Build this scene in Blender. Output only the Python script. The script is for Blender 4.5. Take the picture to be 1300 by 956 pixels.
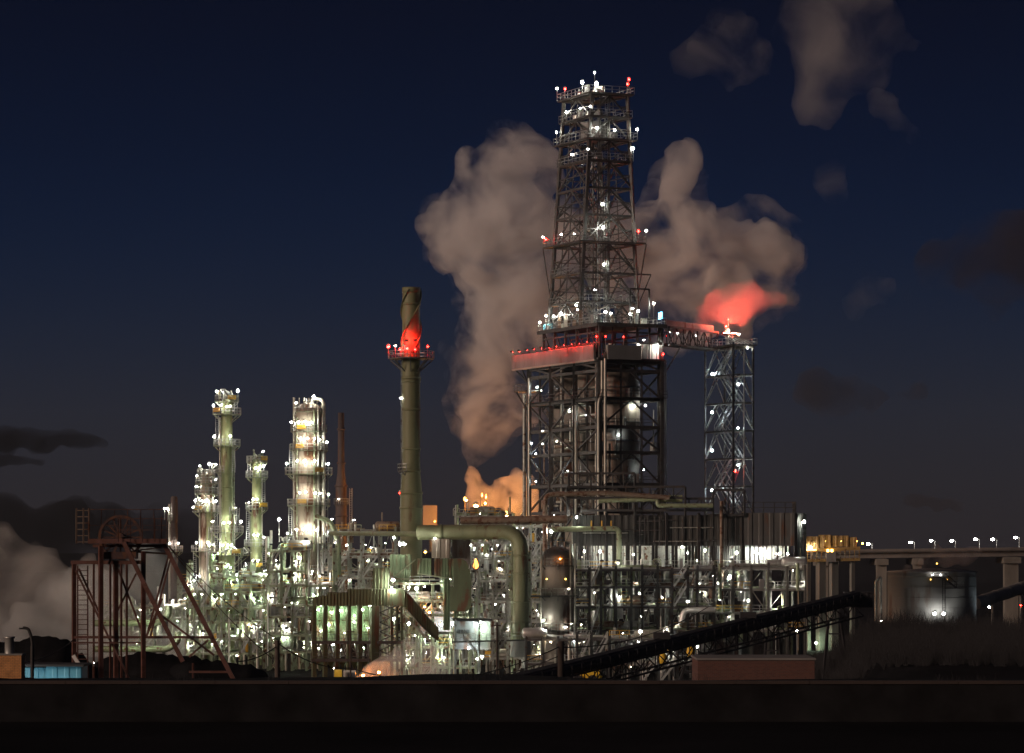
import bpy, bmesh, math, random
from mathutils import Vector, Matrix, noise

# ------------------------------------------------------------------ scene, camera, sky, sun, exposure
for o in list(bpy.data.objects): bpy.data.objects.remove(o)
scene = bpy.context.scene
COL = scene.collection
F = 4046.0            # focal length in photograph pixels (1300 wide)
HC = 20.0             # eye height
HOR = 700.0           # horizon row

cam_d = bpy.data.cameras.new('camera')
cam = bpy.data.objects.new('camera', cam_d); COL.objects.link(cam)
cam.location = (0, 0, HC); cam.rotation_euler = (math.radians(90), 0, 0)
cam_d.sensor_fit = 'HORIZONTAL'; cam_d.sensor_width = 36.0
cam_d.lens = 36.0*F/1300.0
cam_d.shift_y = (HOR-478.0)/1300.0
cam_d.clip_start = 1.0; cam_d.clip_end = 60000.0
scene.camera = cam

SUN_AZ = math.radians(-124)     # measured from +Y clockwise: the glow comes from the left, a little behind the camera
SUN_EL = math.radians(13)
world = bpy.data.worlds.new('World'); scene.world = world; world.use_nodes = True
nt = world.node_tree; nt.nodes.clear()
out = nt.nodes.new('ShaderNodeOutputWorld')
bg = nt.nodes.new('ShaderNodeBackground')
sky = nt.nodes.new('ShaderNodeTexSky'); sky.sky_type = 'NISHITA'; sky.sun_disc = False
sky.sun_elevation = math.radians(-4.0); sky.sun_rotation = SUN_AZ
sky.altitude = 0; sky.air_density = 1.3; sky.dust_density = 1.0; sky.ozone_density = 3.0
bg.inputs['Strength'].default_value = 0.14
# town light scattered low over the horizon: depends on elevation only
geo = nt.nodes.new('ShaderNodeNewGeometry')
sep = nt.nodes.new('ShaderNodeSeparateXYZ')
nt.links.new(geo.outputs['Incoming'], sep.inputs[0])
elev = nt.nodes.new('ShaderNodeMath'); elev.operation = 'MULTIPLY'; elev.inputs[1].default_value = -1.0
nt.links.new(sep.outputs['Z'], elev.inputs[0])
ramp = nt.nodes.new('ShaderNodeValToRGB')
cr = ramp.color_ramp; cr.interpolation = 'B_SPLINE'
SKY_STOPS = [(0.0, (.0185,.0150,.0165)), (.03, (.0172,.0172,.0225)), (.06, (.0108,.0158,.0300)), (.092, (.0040,.0105,.0300)),
             (.125, (.0022,.0068,.0230)), (.175, (.0018,.0034,.0112)), (1.0, (.0012,.0024,.0080))]
while len(cr.elements) < len(SKY_STOPS): cr.elements.new(0.5)
for e, (p, c) in zip(cr.elements, SKY_STOPS): e.position = p; e.color = (*c, 1)
nt.links.new(elev.outputs[0], ramp.inputs[0])
bg2 = nt.nodes.new('ShaderNodeBackground'); nt.links.new(ramp.outputs[0], bg2.inputs[0]); bg2.inputs[1].default_value = 1.0
add = nt.nodes.new('ShaderNodeAddShader')
nt.links.new(sky.outputs[0], bg.inputs[0])
nt.links.new(bg.outputs[0], add.inputs[0]); nt.links.new(bg2.outputs[0], add.inputs[1]); nt.links.new(add.outputs[0], out.inputs[0])

sun_d = bpy.data.lights.new('sun', 'SUN'); sun_d.energy = 1.65; sun_d.angle = math.radians(12); sun_d.color = (1.0, .71, .56)
sun = bpy.data.objects.new('sun', sun_d); COL.objects.link(sun)
_to = Vector((math.sin(SUN_AZ)*math.cos(SUN_EL), math.cos(SUN_AZ)*math.cos(SUN_EL), math.sin(SUN_EL)))
sun.rotation_euler = _to.to_track_quat('Z', 'Y').to_euler()

vs = scene.view_settings
vs.view_transform = 'Standard'; vs.look = 'None'; vs.exposure = 0.0; vs.gamma = 1.0; vs.use_curve_mapping = False
cy = scene.cycles
cy.use_denoising = True; cy.denoiser = 'OPENIMAGEDENOISE'; cy.denoising_input_passes = 'RGB_ALBEDO_NORMAL'
cy.max_bounces = 8; cy.diffuse_bounces = 2; cy.glossy_bounces = 2; cy.transmission_bounces = 3; cy.volume_bounces = 5; cy.transparent_max_bounces = 8
cy.use_light_tree = True; cy.sample_clamp_indirect = 2.0; cy.sample_clamp_direct = 0.0
cy.caustics_reflective = False; cy.caustics_refractive = False
cy.volume_step_rate = 1.0; cy.volume_max_steps = 128

# ------------------------------------------------------------------ helpers
def P(px, py, Y):
    "the place in the world, Y metres away, that the photograph shows at column px, row py"
    return Vector(((px-650.0)*Y/F, Y, HC+(HOR-py)*Y/F))
def S(Y): return Y/F

MATS = {}
def mat(name, col, rough=.6, metal=0., var=.25, scale=.6, rust=0., rustcol=(.11,.045,.02), streak=0.):
    m = bpy.data.materials.new(name); m.use_nodes = True
    n = m.node_tree; b = n.nodes['Principled BSDF']
    b.inputs['Roughness'].default_value = rough; b.inputs['Metallic'].default_value = metal
    g = n.nodes.new('ShaderNodeNewGeometry')
    mp = n.nodes.new('ShaderNodeMapping'); mp.inputs['Scale'].default_value = (1, 1, .25 if streak else 1)
    n.links.new(g.outputs['Position'], mp.inputs[0])
    t = n.nodes.new('ShaderNodeTexNoise'); t.inputs['Scale'].default_value = scale; t.inputs['Detail'].default_value = 5; t.inputs['Roughness'].default_value = .65
    n.links.new(mp.outputs[0], t.inputs['Vector'])
    mr = n.nodes.new('ShaderNodeMapRange'); mr.inputs[1].default_value = .3; mr.inputs[2].default_value = .7
    mr.inputs[3].default_value = 1-var; mr.inputs[4].default_value = 1+var
    n.links.new(t.outputs['Fac'], mr.inputs[0])
    mul = n.nodes.new('ShaderNodeMix'); mul.data_type = 'RGBA'; mul.blend_type = 'MULTIPLY'; mul.inputs[0].default_value = 1
    mul.inputs[6].default_value = (*col, 1); n.links.new(mr.outputs[0], mul.inputs[7])
    last = mul.outputs[2]
    if rust > 0:
        t2 = n.nodes.new('ShaderNodeTexNoise'); t2.inputs['Scale'].default_value = scale*2.3; t2.inputs['Detail'].default_value = 6
        n.links.new(mp.outputs[0], t2.inputs['Vector'])
        r2 = n.nodes.new('ShaderNodeMapRange'); r2.inputs[1].default_value = .62-rust*.3; r2.inputs[2].default_value = .72-rust*.25
        n.links.new(t2.outputs['Fac'], r2.inputs[0])
        mx = n.nodes.new('ShaderNodeMix'); mx.data_type = 'RGBA'
        n.links.new(r2.outputs[0], mx.inputs[0]); n.links.new(last, mx.inputs[6]); mx.inputs[7].default_value = (*rustcol, 1)
        last = mx.outputs[2]
    n.links.new(last, b.inputs['Base Color'])
    bp = n.nodes.new('ShaderNodeBump'); bp.inputs['Strength'].default_value = .15; bp.inputs['Distance'].default_value = .05
    n.links.new(t.outputs['Fac'], bp.inputs['Height']); n.links.new(bp.outputs[0], b.inputs['Normal'])
    MATS[name] = m
    return m
def emit(name, col, strength):
    m = bpy.data.materials.new(name); m.use_nodes = True
    b = m.node_tree.nodes['Principled BSDF']
    b.inputs['Base Color'].default_value = (.8,.8,.8,1)
    b.inputs['Emission Color'].default_value = (*col, 1); b.inputs['Emission Strength'].default_value = strength
    MATS[name] = m; return m
def volume(name, col, density, aniso=0.15, noise_m=0., lo=.40, hi=.60, step=1.0, stretch=(1,1,1)):
    "a scattering medium; with noise_m its density breaks up into wisps about that many metres across"
    m = bpy.data.materials.new(name); m.use_nodes = True
    n = m.node_tree; n.nodes.clear()
    o = n.nodes.new('ShaderNodeOutputMaterial'); v = n.nodes.new('ShaderNodeVolumePrincipled')
    v.inputs['Color'].default_value = (*col, 1); v.inputs['Density'].default_value = density; v.inputs['Anisotropy'].default_value = aniso
    if noise_m:
        g = n.nodes.new('ShaderNodeNewGeometry'); mp = n.nodes.new('ShaderNodeMapping'); mp.inputs['Scale'].default_value = [k/noise_m for k in stretch]
        n.links.new(g.outputs['Position'], mp.inputs[0])
        t = n.nodes.new('ShaderNodeTexNoise'); t.inputs['Scale'].default_value = 1; t.inputs['Detail'].default_value = 5; t.inputs['Roughness'].default_value = .62; t.inputs['Distortion'].default_value = .5
        n.links.new(mp.outputs[0], t.inputs['Vector'])
        r = n.nodes.new('ShaderNodeMapRange'); r.interpolation_type = 'SMOOTHSTEP'; r.inputs[1].default_value = lo; r.inputs[2].default_value = hi; r.inputs[3].default_value = 0; r.inputs[4].default_value = density
        n.links.new(t.outputs['Fac'], r.inputs[0]); n.links.new(r.outputs[0], v.inputs['Density'])
        m.cycles.volume_step_rate = step
    n.links.new(v.outputs[0], o.inputs['Volume'])
    MATS[name] = m; return m

mat('steel', (.088,.088,.087), .6, .2, .3, .8, rust=.25, rustcol=(.075,.048,.033))                    # weathered structural steel
mat('steel_dark', (.05,.05,.05), .65, .2, .3, .8, rust=.2, rustcol=(.06,.04,.03))
mat('steel_green', (.27,.31,.21), .55, .1, .25, .5, rust=.3)  # green cast of the mercury lamps mixed into the steel's colour
mat('steel_pale', (.34,.35,.31), .5, .3, .25, .6, rust=.25)
mat('galvanised', (.42,.43,.41), .45, .5, .2, 1.2)
mat('rail_yellow', (.62,.36,.03), .5, 0, .15, 1.5)
mat('column_green', (.30,.34,.17), .5, 0, .22, .35, rust=.25, streak=1)  # the columns' green carries the tint of the mercury lamps in its colour
mat('column_tan', (.30,.255,.20), .55, .1, .25, .35, rust=.35, streak=1)
mat('drum_brown', (.20,.175,.145), .6, .1, .3, .25, rust=.22, streak=1)
mat('stack_olive', (.16,.165,.085), .6, 0, .22, .25, rust=.1, streak=1)
mat('stack_red', (.085,.062,.056), .7, 0, .25, .3, rust=.12, streak=1)
mat('pipe_pale', (.42,.41,.35), .4, .35, .2, .6)
mat('pipe_green', (.26,.31,.19), .5, .1, .2, .5, rust=.2)
mat('pipe_brown', (.20,.15,.11), .55, .2, .25, .6, rust=.4)
mat('insulation', (.50,.50,.47), .38, .5, .18, .8)
mat('concrete', (.19,.185,.165), .85, 0, .25, .3, streak=1)
mat('concrete_dark', (.17,.165,.155), .9, 0, .25, .3, streak=1)
mat('cladding_dark', (.095,.115,.062), .6, .1, .25, .4, rust=.3, streak=1)
mat('cladding_green', (.14,.19,.11), .55, .1, .22, .4, rust=.25, streak=1)
mat('cladding_grey', (.20,.20,.195), .6, .1, .25, .3, rust=.15, streak=1)
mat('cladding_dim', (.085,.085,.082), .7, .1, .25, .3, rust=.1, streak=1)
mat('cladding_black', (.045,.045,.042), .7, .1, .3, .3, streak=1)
mat('headframe_red', (.125,.056,.046), .6, .1, .3, .9, rust=.6, rustcol=(.10,.04,.025))
mat('headframe_dark', (.05,.026,.024), .65, .1, .3, .9, rust=.5)
mat('tank_white', (.21,.21,.20), .85, 0, .12, .12, streak=1, rust=.08)
mat('brick_orange', (.52,.25,.09), .85, 0, .3, 2.5)  # orange street-lamp glow put into the brick colour, no such lamp is built
mat('brick_red', (.22,.085,.06), .9, 0, .3, 2.0)
mat('mortar', (.20,.16,.12), .95, 0, .2, 3.0)
mat('ground', (.010,.010,.011), .95, 0, .5, .12)
mat('asphalt', (.05,.05,.05), .9, 0, .3, .3)
mat('coal', (.013,.013,.014), .85, 0, .5, .5)
for n_ in ('ground','coal','asphalt'): MATS[n_].node_tree.nodes['Principled BSDF'].inputs['Specular IOR Level'].default_value = .05
mat('belt_black', (.022,.022,.025), .7, .1, .3, .6)
mat('twig', (.022,.022,.024), .9, 0, .3, 1)
mat('wire', (.02,.02,.02), .7)
mat('pole_wood', (.07,.055,.045), .9, 0, .3, 2, streak=1)
mat('tarp_blue', (.10,.33,.42), .5, 0, .15, .8)
mat('yellow_paint', (.75,.50,.04), .5, 0, .12, 1)
mat('crane_yellow', (.30,.20,.07), .5, 0, .2, .6, rust=.2)
mat('white_paint', (.72,.72,.68), .5, 0, .1, .6)
mat('duct_olive', (.17,.19,.105), .55, .1, .22, .35, rust=.2, streak=1)
mat('coping', (.035,.024,.02), .8)
mat('girder', (.26,.25,.235), .8, 0, .2, .2, streak=1)

emit('bulb_white', (.97,.98,.86), 370)
emit('bulb_dim', (1.0,.93,.80), 70)
emit('bulb_warm', (1.0,.74,.46), 170)
emit('bulb_soft', (1.0,.93,.82), 260)
emit('bulb_cool', (.78,.92,1.0), 260)
emit('bulb_green', (.74,1.0,.66), 440)
emit('bulb_orange', (1.0,.27,.03), 420)
emit('bulb_amber', (1.0,.55,.09), 14)
emit('bulb_red', (1.0,.006,.004), 150)
emit('bulb_street', (1.0,.97,.92), 110)
emit('bulb_beacon', (1.0,.085,.045), 2000)
emit('bulb_sodium', (1.0,.34,.06), 1250)
emit('bulb_deep', (1.0,.24,.022), 1300)
emit('bulb_wash', (1.0,.012,.008), 520)
emit('flame', (1.0,.30,.04), 7)
emit('lamp_blue', (.10,.50,1.0), 8)
emit('lamp_cyan', (.15,.85,1.0), 10)

UNIT = {}
def unit(kind, m):
    k = (kind, m)
    if k in UNIT: return UNIT[k]
    bm = bmesh.new()
    if kind == 'box': bmesh.ops.create_cube(bm, size=1)
    elif kind.startswith('cyl'):
        bmesh.ops.create_cone(bm, cap_ends=True, segments=int(kind[3:]), radius1=1, radius2=1, depth=1)
    elif kind == 'bulb':
        bmesh.ops.create_icosphere(bm, subdivisions=1, radius=1)
    elif kind == 'ibeam':
        v = [(-.5,-.5),(.5,-.5),(.5,-.36),(.08,-.36),(.08,.36),(.5,.36),(.5,.5),(-.5,.5),(-.5,.36),(-.08,.36),(-.08,-.36),(-.5,-.36)]
        a = [bm.verts.new((x,y,-.5)) for x,y in v]; b = [bm.verts.new((x,y,.5)) for x,y in v]
        for i in range(12): bm.faces.new((a[i], a[(i+1)%12], b[(i+1)%12], b[i]))
        bm.faces.new(a[::-1]); bm.faces.new(b)
    me = bpy.data.meshes.new(kind+'_'+m); bm.to_mesh(me); bm.free()
    me.materials.append(MATS[m])
    if kind.startswith('cyl'):
        for p in me.polygons: p.use_smooth = len(p.vertices) == 4
    if kind == 'bulb':
        for p in me.polygons: p.use_smooth = True
    UNIT[k] = me; return me

WORLD_OF = {}            # where each parent stands (roots carry no rotation)
def link(name, data, root=None, loc=None, M=None):
    o = bpy.data.objects.new(name, data); COL.objects.link(o)
    if root is not None:
        o.parent = root
        base = WORLD_OF[root.name]
    else: base = Vector((0,0,0))
    if M is not None:
        M = M.copy()
        M.translation = M.translation - base
        o.matrix_local = M
        WORLD_OF[o.name] = None
    else:
        p = Vector(loc) if loc is not None else base
        o.location = p - base
        WORLD_OF[o.name] = p
    return o
def thing(name, label, cat, loc, group=None):
    o = link(name, None, None, loc); o.empty_display_size = .5
    o['label'] = label; o['category'] = cat
    if group: o['group'] = group
    return o
def tag(o, label, cat, group=None):
    o['label'] = label; o['category'] = cat
    if group: o['group'] = group
    return o
def rot_to(d, up=Vector((0,0,1))):
    z = d.normalized()
    if abs(z.dot(up)) > .995: up = Vector((.415,-.91,0))
    x = up.cross(z).normalized(); y = z.cross(x)
    return Matrix((x, y, z)).transposed().to_4x4()
def beam(name, root, p0, p1, w, h, m, kind='box'):
    p0 = Vector(p0); p1 = Vector(p1); d = p1-p0
    M = Matrix.Translation((p0+p1)/2) @ rot_to(d) @ Matrix.Diagonal((w, h, d.length, 1))
    return link(name, unit(kind, m), root, M=M)
def rod(name, root, p0, p1, r, m, n=10):
    p0 = Vector(p0); p1 = Vector(p1); d = p1-p0
    M = Matrix.Translation((p0+p1)/2) @ rot_to(d) @ Matrix.Diagonal((r, r, d.length, 1))
    return link(name, unit('cyl%d' % n, m), root, M=M)
def box(name, root, c, sx, sy, sz, m, rz=0.):
    M = Matrix.Translation(Vector(c)) @ Matrix.Rotation(rz, 4, 'Z') @ Matrix.Diagonal((sx, sy, sz, 1))
    return link(name, unit('box', m), root, M=M)

class MB:
    "collects bars, tubes, boxes and lathed shapes into ONE mesh"
    def __init__(s): s.v = []; s.f = []; s.sm = []
    def add(s, vs_, fs, smooth=False):
        n = len(s.v); s.v += [tuple(x) for x in vs_]; s.f += [tuple(i+n for i in f) for f in fs]; s.sm += [smooth]*len(fs)
    def bar(s, p0, p1, w, h=None):
        h = h or w; p0 = Vector(p0); p1 = Vector(p1)
        R = rot_to(p1-p0).to_3x3(); x = R @ Vector((w/2,0,0)); y = R @ Vector((0,h/2,0))
        a = [p0-x-y, p0+x-y, p0+x+y, p0-x+y]; b = [q+(p1-p0) for q in a]
        s.add(a+b, [(3,2,1,0),(4,5,6,7),(0,1,5,4),(1,2,6,5),(2,3,7,6),(3,0,4,7)])
    def box(s, c, sx, sy, sz, rz=0.):
        c = Vector(c); R = Matrix.Rotation(rz, 3, 'Z')
        q = [c + R @ Vector((x*sx/2, y*sy/2, z*sz/2)) for z in (-1,1) for x,y in ((-1,-1),(1,-1),(1,1),(-1,1))]
        s.add(q, [(3,2,1,0),(4,5,6,7),(0,1,5,4),(1,2,6,5),(2,3,7,6),(3,0,4,7)])
    def tube(s, pts, r, n=8, cap=True):
        pts = [Vector(p) for p in pts]; rings = []
        rr = r if isinstance(r, (list, tuple)) else [r]*len(pts)
        prev = None
        for i, p in enumerate(pts):
            if i == 0: d = pts[1]-p
            elif i == len(pts)-1: d = p-pts[i-1]
            else: d = (pts[i+1]-p).normalized()+(p-pts[i-1]).normalized()
            if prev is None:
                R = rot_to(d).to_3x3(); x = R.col[0].copy()
            else:
                x = prev
            z = d.normalized(); x = (x - z*x.dot(z))
            if x.length < 1e-4: x = rot_to(d).to_3x3().col[0].copy()
            x.normalize(); y = z.cross(x); prev = x
            rings.append([p + (x*math.cos(a)+y*math.sin(a))*rr[i] for a in [2*math.pi*k/n for k in range(n)]])
        vs_ = [q for ring in rings for q in ring]; fs = []
        for i in range(len(pts)-1):
            for k in range(n):
                fs.append((i*n+k, i*n+(k+1)%n, (i+1)*n+(k+1)%n, (i+1)*n+k))
        s.add(vs_, fs, True)
        if cap:
            s.add(rings[0], [tuple(range(n))[::-1]]); s.add(rings[-1], [tuple(range(n))])
    def lathe(s, c, prof, n=24, cap=True):
        c = Vector(c)
        vs_ = [c + Vector((r*math.cos(2*math.pi*k/n), r*math.sin(2*math.pi*k/n), z)) for r, z in prof for k in range(n)]
        fs = [(i*n+k, i*n+(k+1)%n, (i+1)*n+(k+1)%n, (i+1)*n+k) for i in range(len(prof)-1) for k in range(n)]
        s.add(vs_, fs, True)
        if cap:
            s.add(vs_[:n], [tuple(range(n))[::-1]]); s.add(vs_[-n:], [tuple(range(n))])
    def prism(s, poly, z0, z1):
        n = len(poly)
        a = [(x,y,z0) for x,y in poly]; b = [(x,y,z1) for x,y in poly]
        s.add(a+b, [tuple(range(n))[::-1], tuple(range(n,2*n))]+[(i,(i+1)%n,(i+1)%n+n,i+n) for i in range(n)])
    def build(s, name, m, root=None, loc=None):
        p = Vector(loc) if loc is not None else (WORLD_OF[root.name] if root is not None and WORLD_OF.get(root.name) is not None else Vector((0,0,0)))
        me = bpy.data.meshes.new(name)
        me.from_pydata([(x-p.x, y-p.y, z-p.z) for x,y,z in s.v], [], s.f)
        me.polygons.foreach_set('use_smooth', s.sm)
        me.materials.append(MATS[m]); me.update()
        return link(name, me, root, loc=p)

def elbow_path(pts, r):
    "rounds the corners of a pipe run"
    pts = [Vector(p) for p in pts]; out_ = [pts[0]]
    for i in range(1, len(pts)-1):
        a, b, c = pts[i-1], pts[i], pts[i+1]
        u = (a-b); w = (c-b); k = min(r, u.length*.45, w.length*.45)
        u = b+u.normalized()*k; w = b+w.normalized()*k
        for t in (0, .25, .5, .75, 1): out_.append(u*(1-t)**2 + b*2*t*(1-t) + w*t*t)
    out_.append(pts[-1]); return out_
def pipe_run(name, root, pts, r, m, n=10, bend=None):
    q = MB(); q.tube(elbow_path(pts, bend or r*3), r, n); return q.build(name, m, root)

def railing(root, pts, m='galvanised', h=1.1, w=.075, step=1.7, closed=False, name='railing'):
    q = MB(); pts = [Vector(p) for p in pts]
    if closed: pts = pts + [pts[0]]
    up = Vector((0,0,1))
    for a, b in zip(pts, pts[1:]):
        L = (b-a).length
        if L < .01: continue
        for k in (.5, 1.0): q.bar(a+up*h*k, b+up*h*k, w)
        n = max(1, round(L/step))
        for i in range(n+1):
            p = a+(b-a)*i/n; q.bar(p-up*.05, p+up*(h+w*.4), w)
    return q.build(name, m, root)
def ladder(root, p0, p1, side, m='galvanised', w=.5, name='ladder', t=.08):
    p0 = Vector(p0); p1 = Vector(p1); s_ = Vector(side).normalized()*w/2
    q = MB(); q.bar(p0-s_, p1-s_, t); q.bar(p0+s_, p1+s_, t)
    n = max(2, int((p1-p0).length/.35))
    for i in range(1, n): c = p0+(p1-p0)*i/n; q.bar(c-s_, c+s_, t*.6)
    return q.build(name, m, root)
def stair(root, p0, p1, width_dir, w=.9, m='galvanised', name='stair'):
    p0 = Vector(p0); p1 = Vector(p1); s_ = Vector(width_dir).normalized()*w/2; up = Vector((0,0,1))
    q = MB()
    for k in (-1, 1):
        q.bar(p0+s_*k, p1+s_*k, .1, .26)
        q.bar(p0+s_*k+up*1.0, p1+s_*k+up*1.0, .07)
        q.bar(p0+s_*k, p0+s_*k+up, .07); q.bar(p1+s_*k, p1+s_*k+up, .07)
    n = max(3, int(abs(p1.z-p0.z)/.25))
    for i in range(1, n):
        c = p0+(p1-p0)*i/n; q.bar(c-s_, c+s_, .28, .05)
    return q.build(name, m, root)

def lamp(root, p, h=2.2, kind='white', r=.22, arm=(.0,0), name='lamp_post', post='galvanised'):
    "a lamp on a thin post that stands on a deck; the bulb is a sub-part"
    p = Vector(p); top = p+Vector((0,0,h))
    a = Vector((arm[0], arm[1], 0))
    q = MB(); q.bar(p, top, .09)
    if a.length > .01: q.bar(top, top+a, .08)
    head = top+a
    q.lathe(head+Vector((0,0,r*.55)), [(r*.9, 0), (r*.75, r*.45), (r*.2, r*.7)], 8)
    o = q.build(name, post, root, loc=p)
    r *= .76
    dims = (r*1.5, r*.7, r*.55) if kind == 'soft' else (r, r, r*.85)
    M = Matrix.Translation(head-Vector((0,0,r*.45))) @ Matrix.Diagonal((*dims, 1))
    WORLD_OF[o.name] = p
    link('bulb', unit('bulb', 'bulb_'+kind), o, M=M)
    return o
def flood(root, p, d, kind='white', w=.6, h=.35, name='floodlight'):
    "a boxed floodlight facing d, with a glowing glass front as sub-part"
    p = Vector(p); d = Vector(d).normalized()
    q = MB(); q.bar(p, p+d*.3, w+.1, h+.1)
    o = q.build(name, 'steel_dark', root, loc=p); WORLD_OF[o.name] = p
    q = MB(); q.bar(p+d*.302, p+d*.33, w, h); q.build('lens', 'bulb_'+kind, o)
    return o
# ------------------------------------------------------------------ ground
def ground_z(x, y):
    def sm(a, b, t):
        t = max(0, min(1, (t-a)/(b-a))); return t*t*(3-2*t)
    z = 0.0
    near = 1-sm(150, 330, y)
    z += near*13.7
    # overgrown bank on the right, in front of the storage tank
    px = 650+x*F/max(y, 1)
    bank = sm(980, 1120, px)*sm(200, 300, y)*(1-sm(420, 520, y))
    z = max(z, bank*9.0)
    if y < 150: z = 13.7
    return z
def build_ground():
    q = MB(); ys = [-60, 0, 60, 120, 148, 150, 158, 170, 185, 200, 220, 240, 260, 280, 300, 330, 360, 400, 440, 480, 520, 560, 620, 700, 900, 1400, 3000, 8000, 20000, 40000]
    n = 90; vs_ = []
    rnd = random.Random(3)
    for y in ys:
        half = 130+max(y, 0)*.45
        for i in range(n+1):
            x = -half+2*half*i/n
            z = ground_z(x, y)
            if 155 < y < 700: z += noise.noise(Vector((x*.06, y*.05, 1)))*.7
            vs_.append((x, y, z))
    fs = [(j*(n+1)+i, j*(n+1)+i+1, (j+1)*(n+1)+i+1, (j+1)*(n+1)+i) for j in range(len(ys)-1) for i in range(n)]
    q.add(vs_, fs, True)
    g = q.build('ground', 'ground'); g['kind'] = 'structure'
build_ground()
# ------------------------------------------------------------------ coker structure with its derrick
UL = Vector((-.415, .91, 0)); UR = Vector((.91, .415, 0)); UP = Vector((0,0,1))
CK = Vector(((761.5-650)*530/F, 530, 0))
def K(a, b, z): return CK+UL*a+UR*b+UP*z
def ZK(py): return HC+(HOR-py)*.131
def coker():
    root = thing('coker_structure', 'tall steel coking structure with brown drums and red-lit parapet under the derrick', 'refinery unit', K(14, 6, 0))
    rnd = random.Random(11)
    A = [0, 9.5, 19, 28]; B = [0, 11.5]
    lev = [ZK(y) for y in (650, 615, 574, 542, 506, 470)]
    top = ZK(455)
    # posts
    for a in A:
        for b in B:
            beam('post', root, K(a,b,0), K(a,b,top), .62, .62, 'steel', 'ibeam')
    for b in B: beam('post', root, K(1.2, b+.1, 0), K(1.2, b+.1, ZK(409)), .4, .4, 'steel')
    beam('post', root, K(0, 11.5, top), K(0, 11.5, ZK(409)), .45, .45, 'steel_dark')
    for z in lev+[top-.5]:
        for b in B:
            for a0, a1 in zip(A, A[1:]): beam('beam', root, K(a0+.3,b,z), K(a1-.3,b,z), .35, .5, 'steel')
        for a in A: beam('beam', root, K(a,.3,z), K(a,11.2,z), .35, .5, 'steel_dark')
    # bracing: right face one big bay, left face three bays
    zz = [20]+lev+[top]
    for i in range(len(zz)-1):
        z0, z1 = zz[i]+.3, zz[i+1]-.2
        if i % 2 == 0: beam('brace', root, K(-.05,.4,z0), K(-.05,5.7,z1), .26, .26, 'steel_dark'); beam('brace', root, K(-.05,5.9,z1), K(-.05,11.1,z0), .26, .26, 'steel_dark')
        else: beam('brace', root, K(-.05,5.7,z1), K(-.05,11.2,z0), .3, .3, 'steel_dark')
        for k in range(3):
            a0, a1 = A[k]+.3, A[k+1]-.3
            if (i+k) % 2: a0, a1 = a1, a0
            beam('brace', root, K(a0,-.05,z0), K(a1,-.05,z1), .28, .28, 'steel')
            if (i*3+k) % 2: beam('brace', root, K(a0,11.55,z0), K(a1,11.55,z1), .28, .28, 'steel_dark')
    # drums with cone bottoms and bands
    for j, (a, m) in enumerate(((5.0,'drum_brown'), (14.2,'drum_brown'), (23.4,'drum_brown'))):
        q = MB(); q.lathe(K(a,5.8,0), [(.9, 17), (1.0, 24), (3.5, 33), (3.75, 34.5), (3.75, 48), (3.0, 50.5), (.8, 51.5)], 28)
        d = q.build('coke_drum', m, root)
        WORLD_OF[d.name] = WORLD_OF[root.name]
        for z in (35.5, 38.6, 41.7, 44.8, 47.6):
            q = MB(); q.lathe(K(a,5.8,0), [(3.8, z-.14), (3.9, z-.14), (3.9, z+.14), (3.8, z+.14)], 28, False); q.build('band', 'steel', d)
    for a in (4.75, 14.25, 23.5):                                   # lighter secondary posts and pipe bundles between the drums and the frame
        beam('post', root, K(a,-.02,18), K(a,-.02,top), .3, .3, 'steel', 'ibeam')
    for b in (3.9, 7.8): beam('post', root, K(.02,b,18), K(.02,b,top), .26, .26, 'steel', 'ibeam')
    for i in range(46):
        a, b = (rnd.uniform(.5,27.5), rnd.uniform(.4,1.5)) if i % 3 else (rnd.uniform(.4,1.2), rnd.uniform(.6,11))
        z = rnd.uniform(24,44); h = rnd.uniform(3,9)
        if i % 2: rod('pipe', root, K(a,b,z), K(a,b,z+h), rnd.choice((.09,.13,.2)), rnd.choice(('pipe_pale','pipe_brown','steel_pale','insulation')), 8)
        elif i % 3: rod('pipe', root, K(a,b,z), K(max(.3,a-h*.7),b,z), rnd.choice((.08,.12,.18)), rnd.choice(('pipe_pale','pipe_brown','steel_pale')), 8)
        else: box('equipment_box', root, K(a,b,lev[i % 5]+1.1), .9, .8, 1.5, rnd.choice(('cladding_grey','steel_pale')), 1.1)
    # decks with edge beams and rails
    for z, ext in ((lev[1], 0), (lev[3], 0), (lev[4], .8)):
        q = MB(); q.prism([K(-ext,-ext,0).xy, K(28+ext,-ext,0).xy, K(28+ext,1.6,0).xy, K(1.6,1.6,0).xy, K(1.6,11.5+ext,0).xy, K(-ext,11.5+ext,0).xy], z+.26, z+.34)
        q.build('deck', 'steel_dark', root)
        railing(root, [K(28,-ext,z+.34), K(-ext+.1,-ext+.1,z+.34), K(-ext+.1,11.5+ext,z+.34)], 'steel')
    # side balcony on the far left, with a strut under it
    z = ZK(487)
    q = MB(); q.prism([K(28.4,-.6,0).xy, K(33,-.6,0).xy, K(33,3,0).xy, K(28.4,3,0).xy], z, z+.25); q.build('balcony', 'steel', root)
    railing(root, [K(28.4,-.6,z+.25), K(33,-.6,z+.25), K(33,3,z+.25)], 'steel')
    beam('strut', root, K(28.3,-.3,z-3.2), K(32.6,-.3,z), .22, .22, 'steel_dark')
    # the deep parapet round the cutting deck (left face long, right face short), each side a plate of its own
    p0, p1 = ZK(456), ZK(438)
    beam('parapet', root, K(.2,-.9,(p0+p1)/2), K(33,-.9,(p0+p1)/2), .3, p1-p0, 'cladding_grey')
    beam('parapet', root, K(-.9,1.0,(p0+p1)/2), K(-.9,7.2,(p0+p1)/2), .3, p1-p0, 'cladding_grey')
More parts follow.
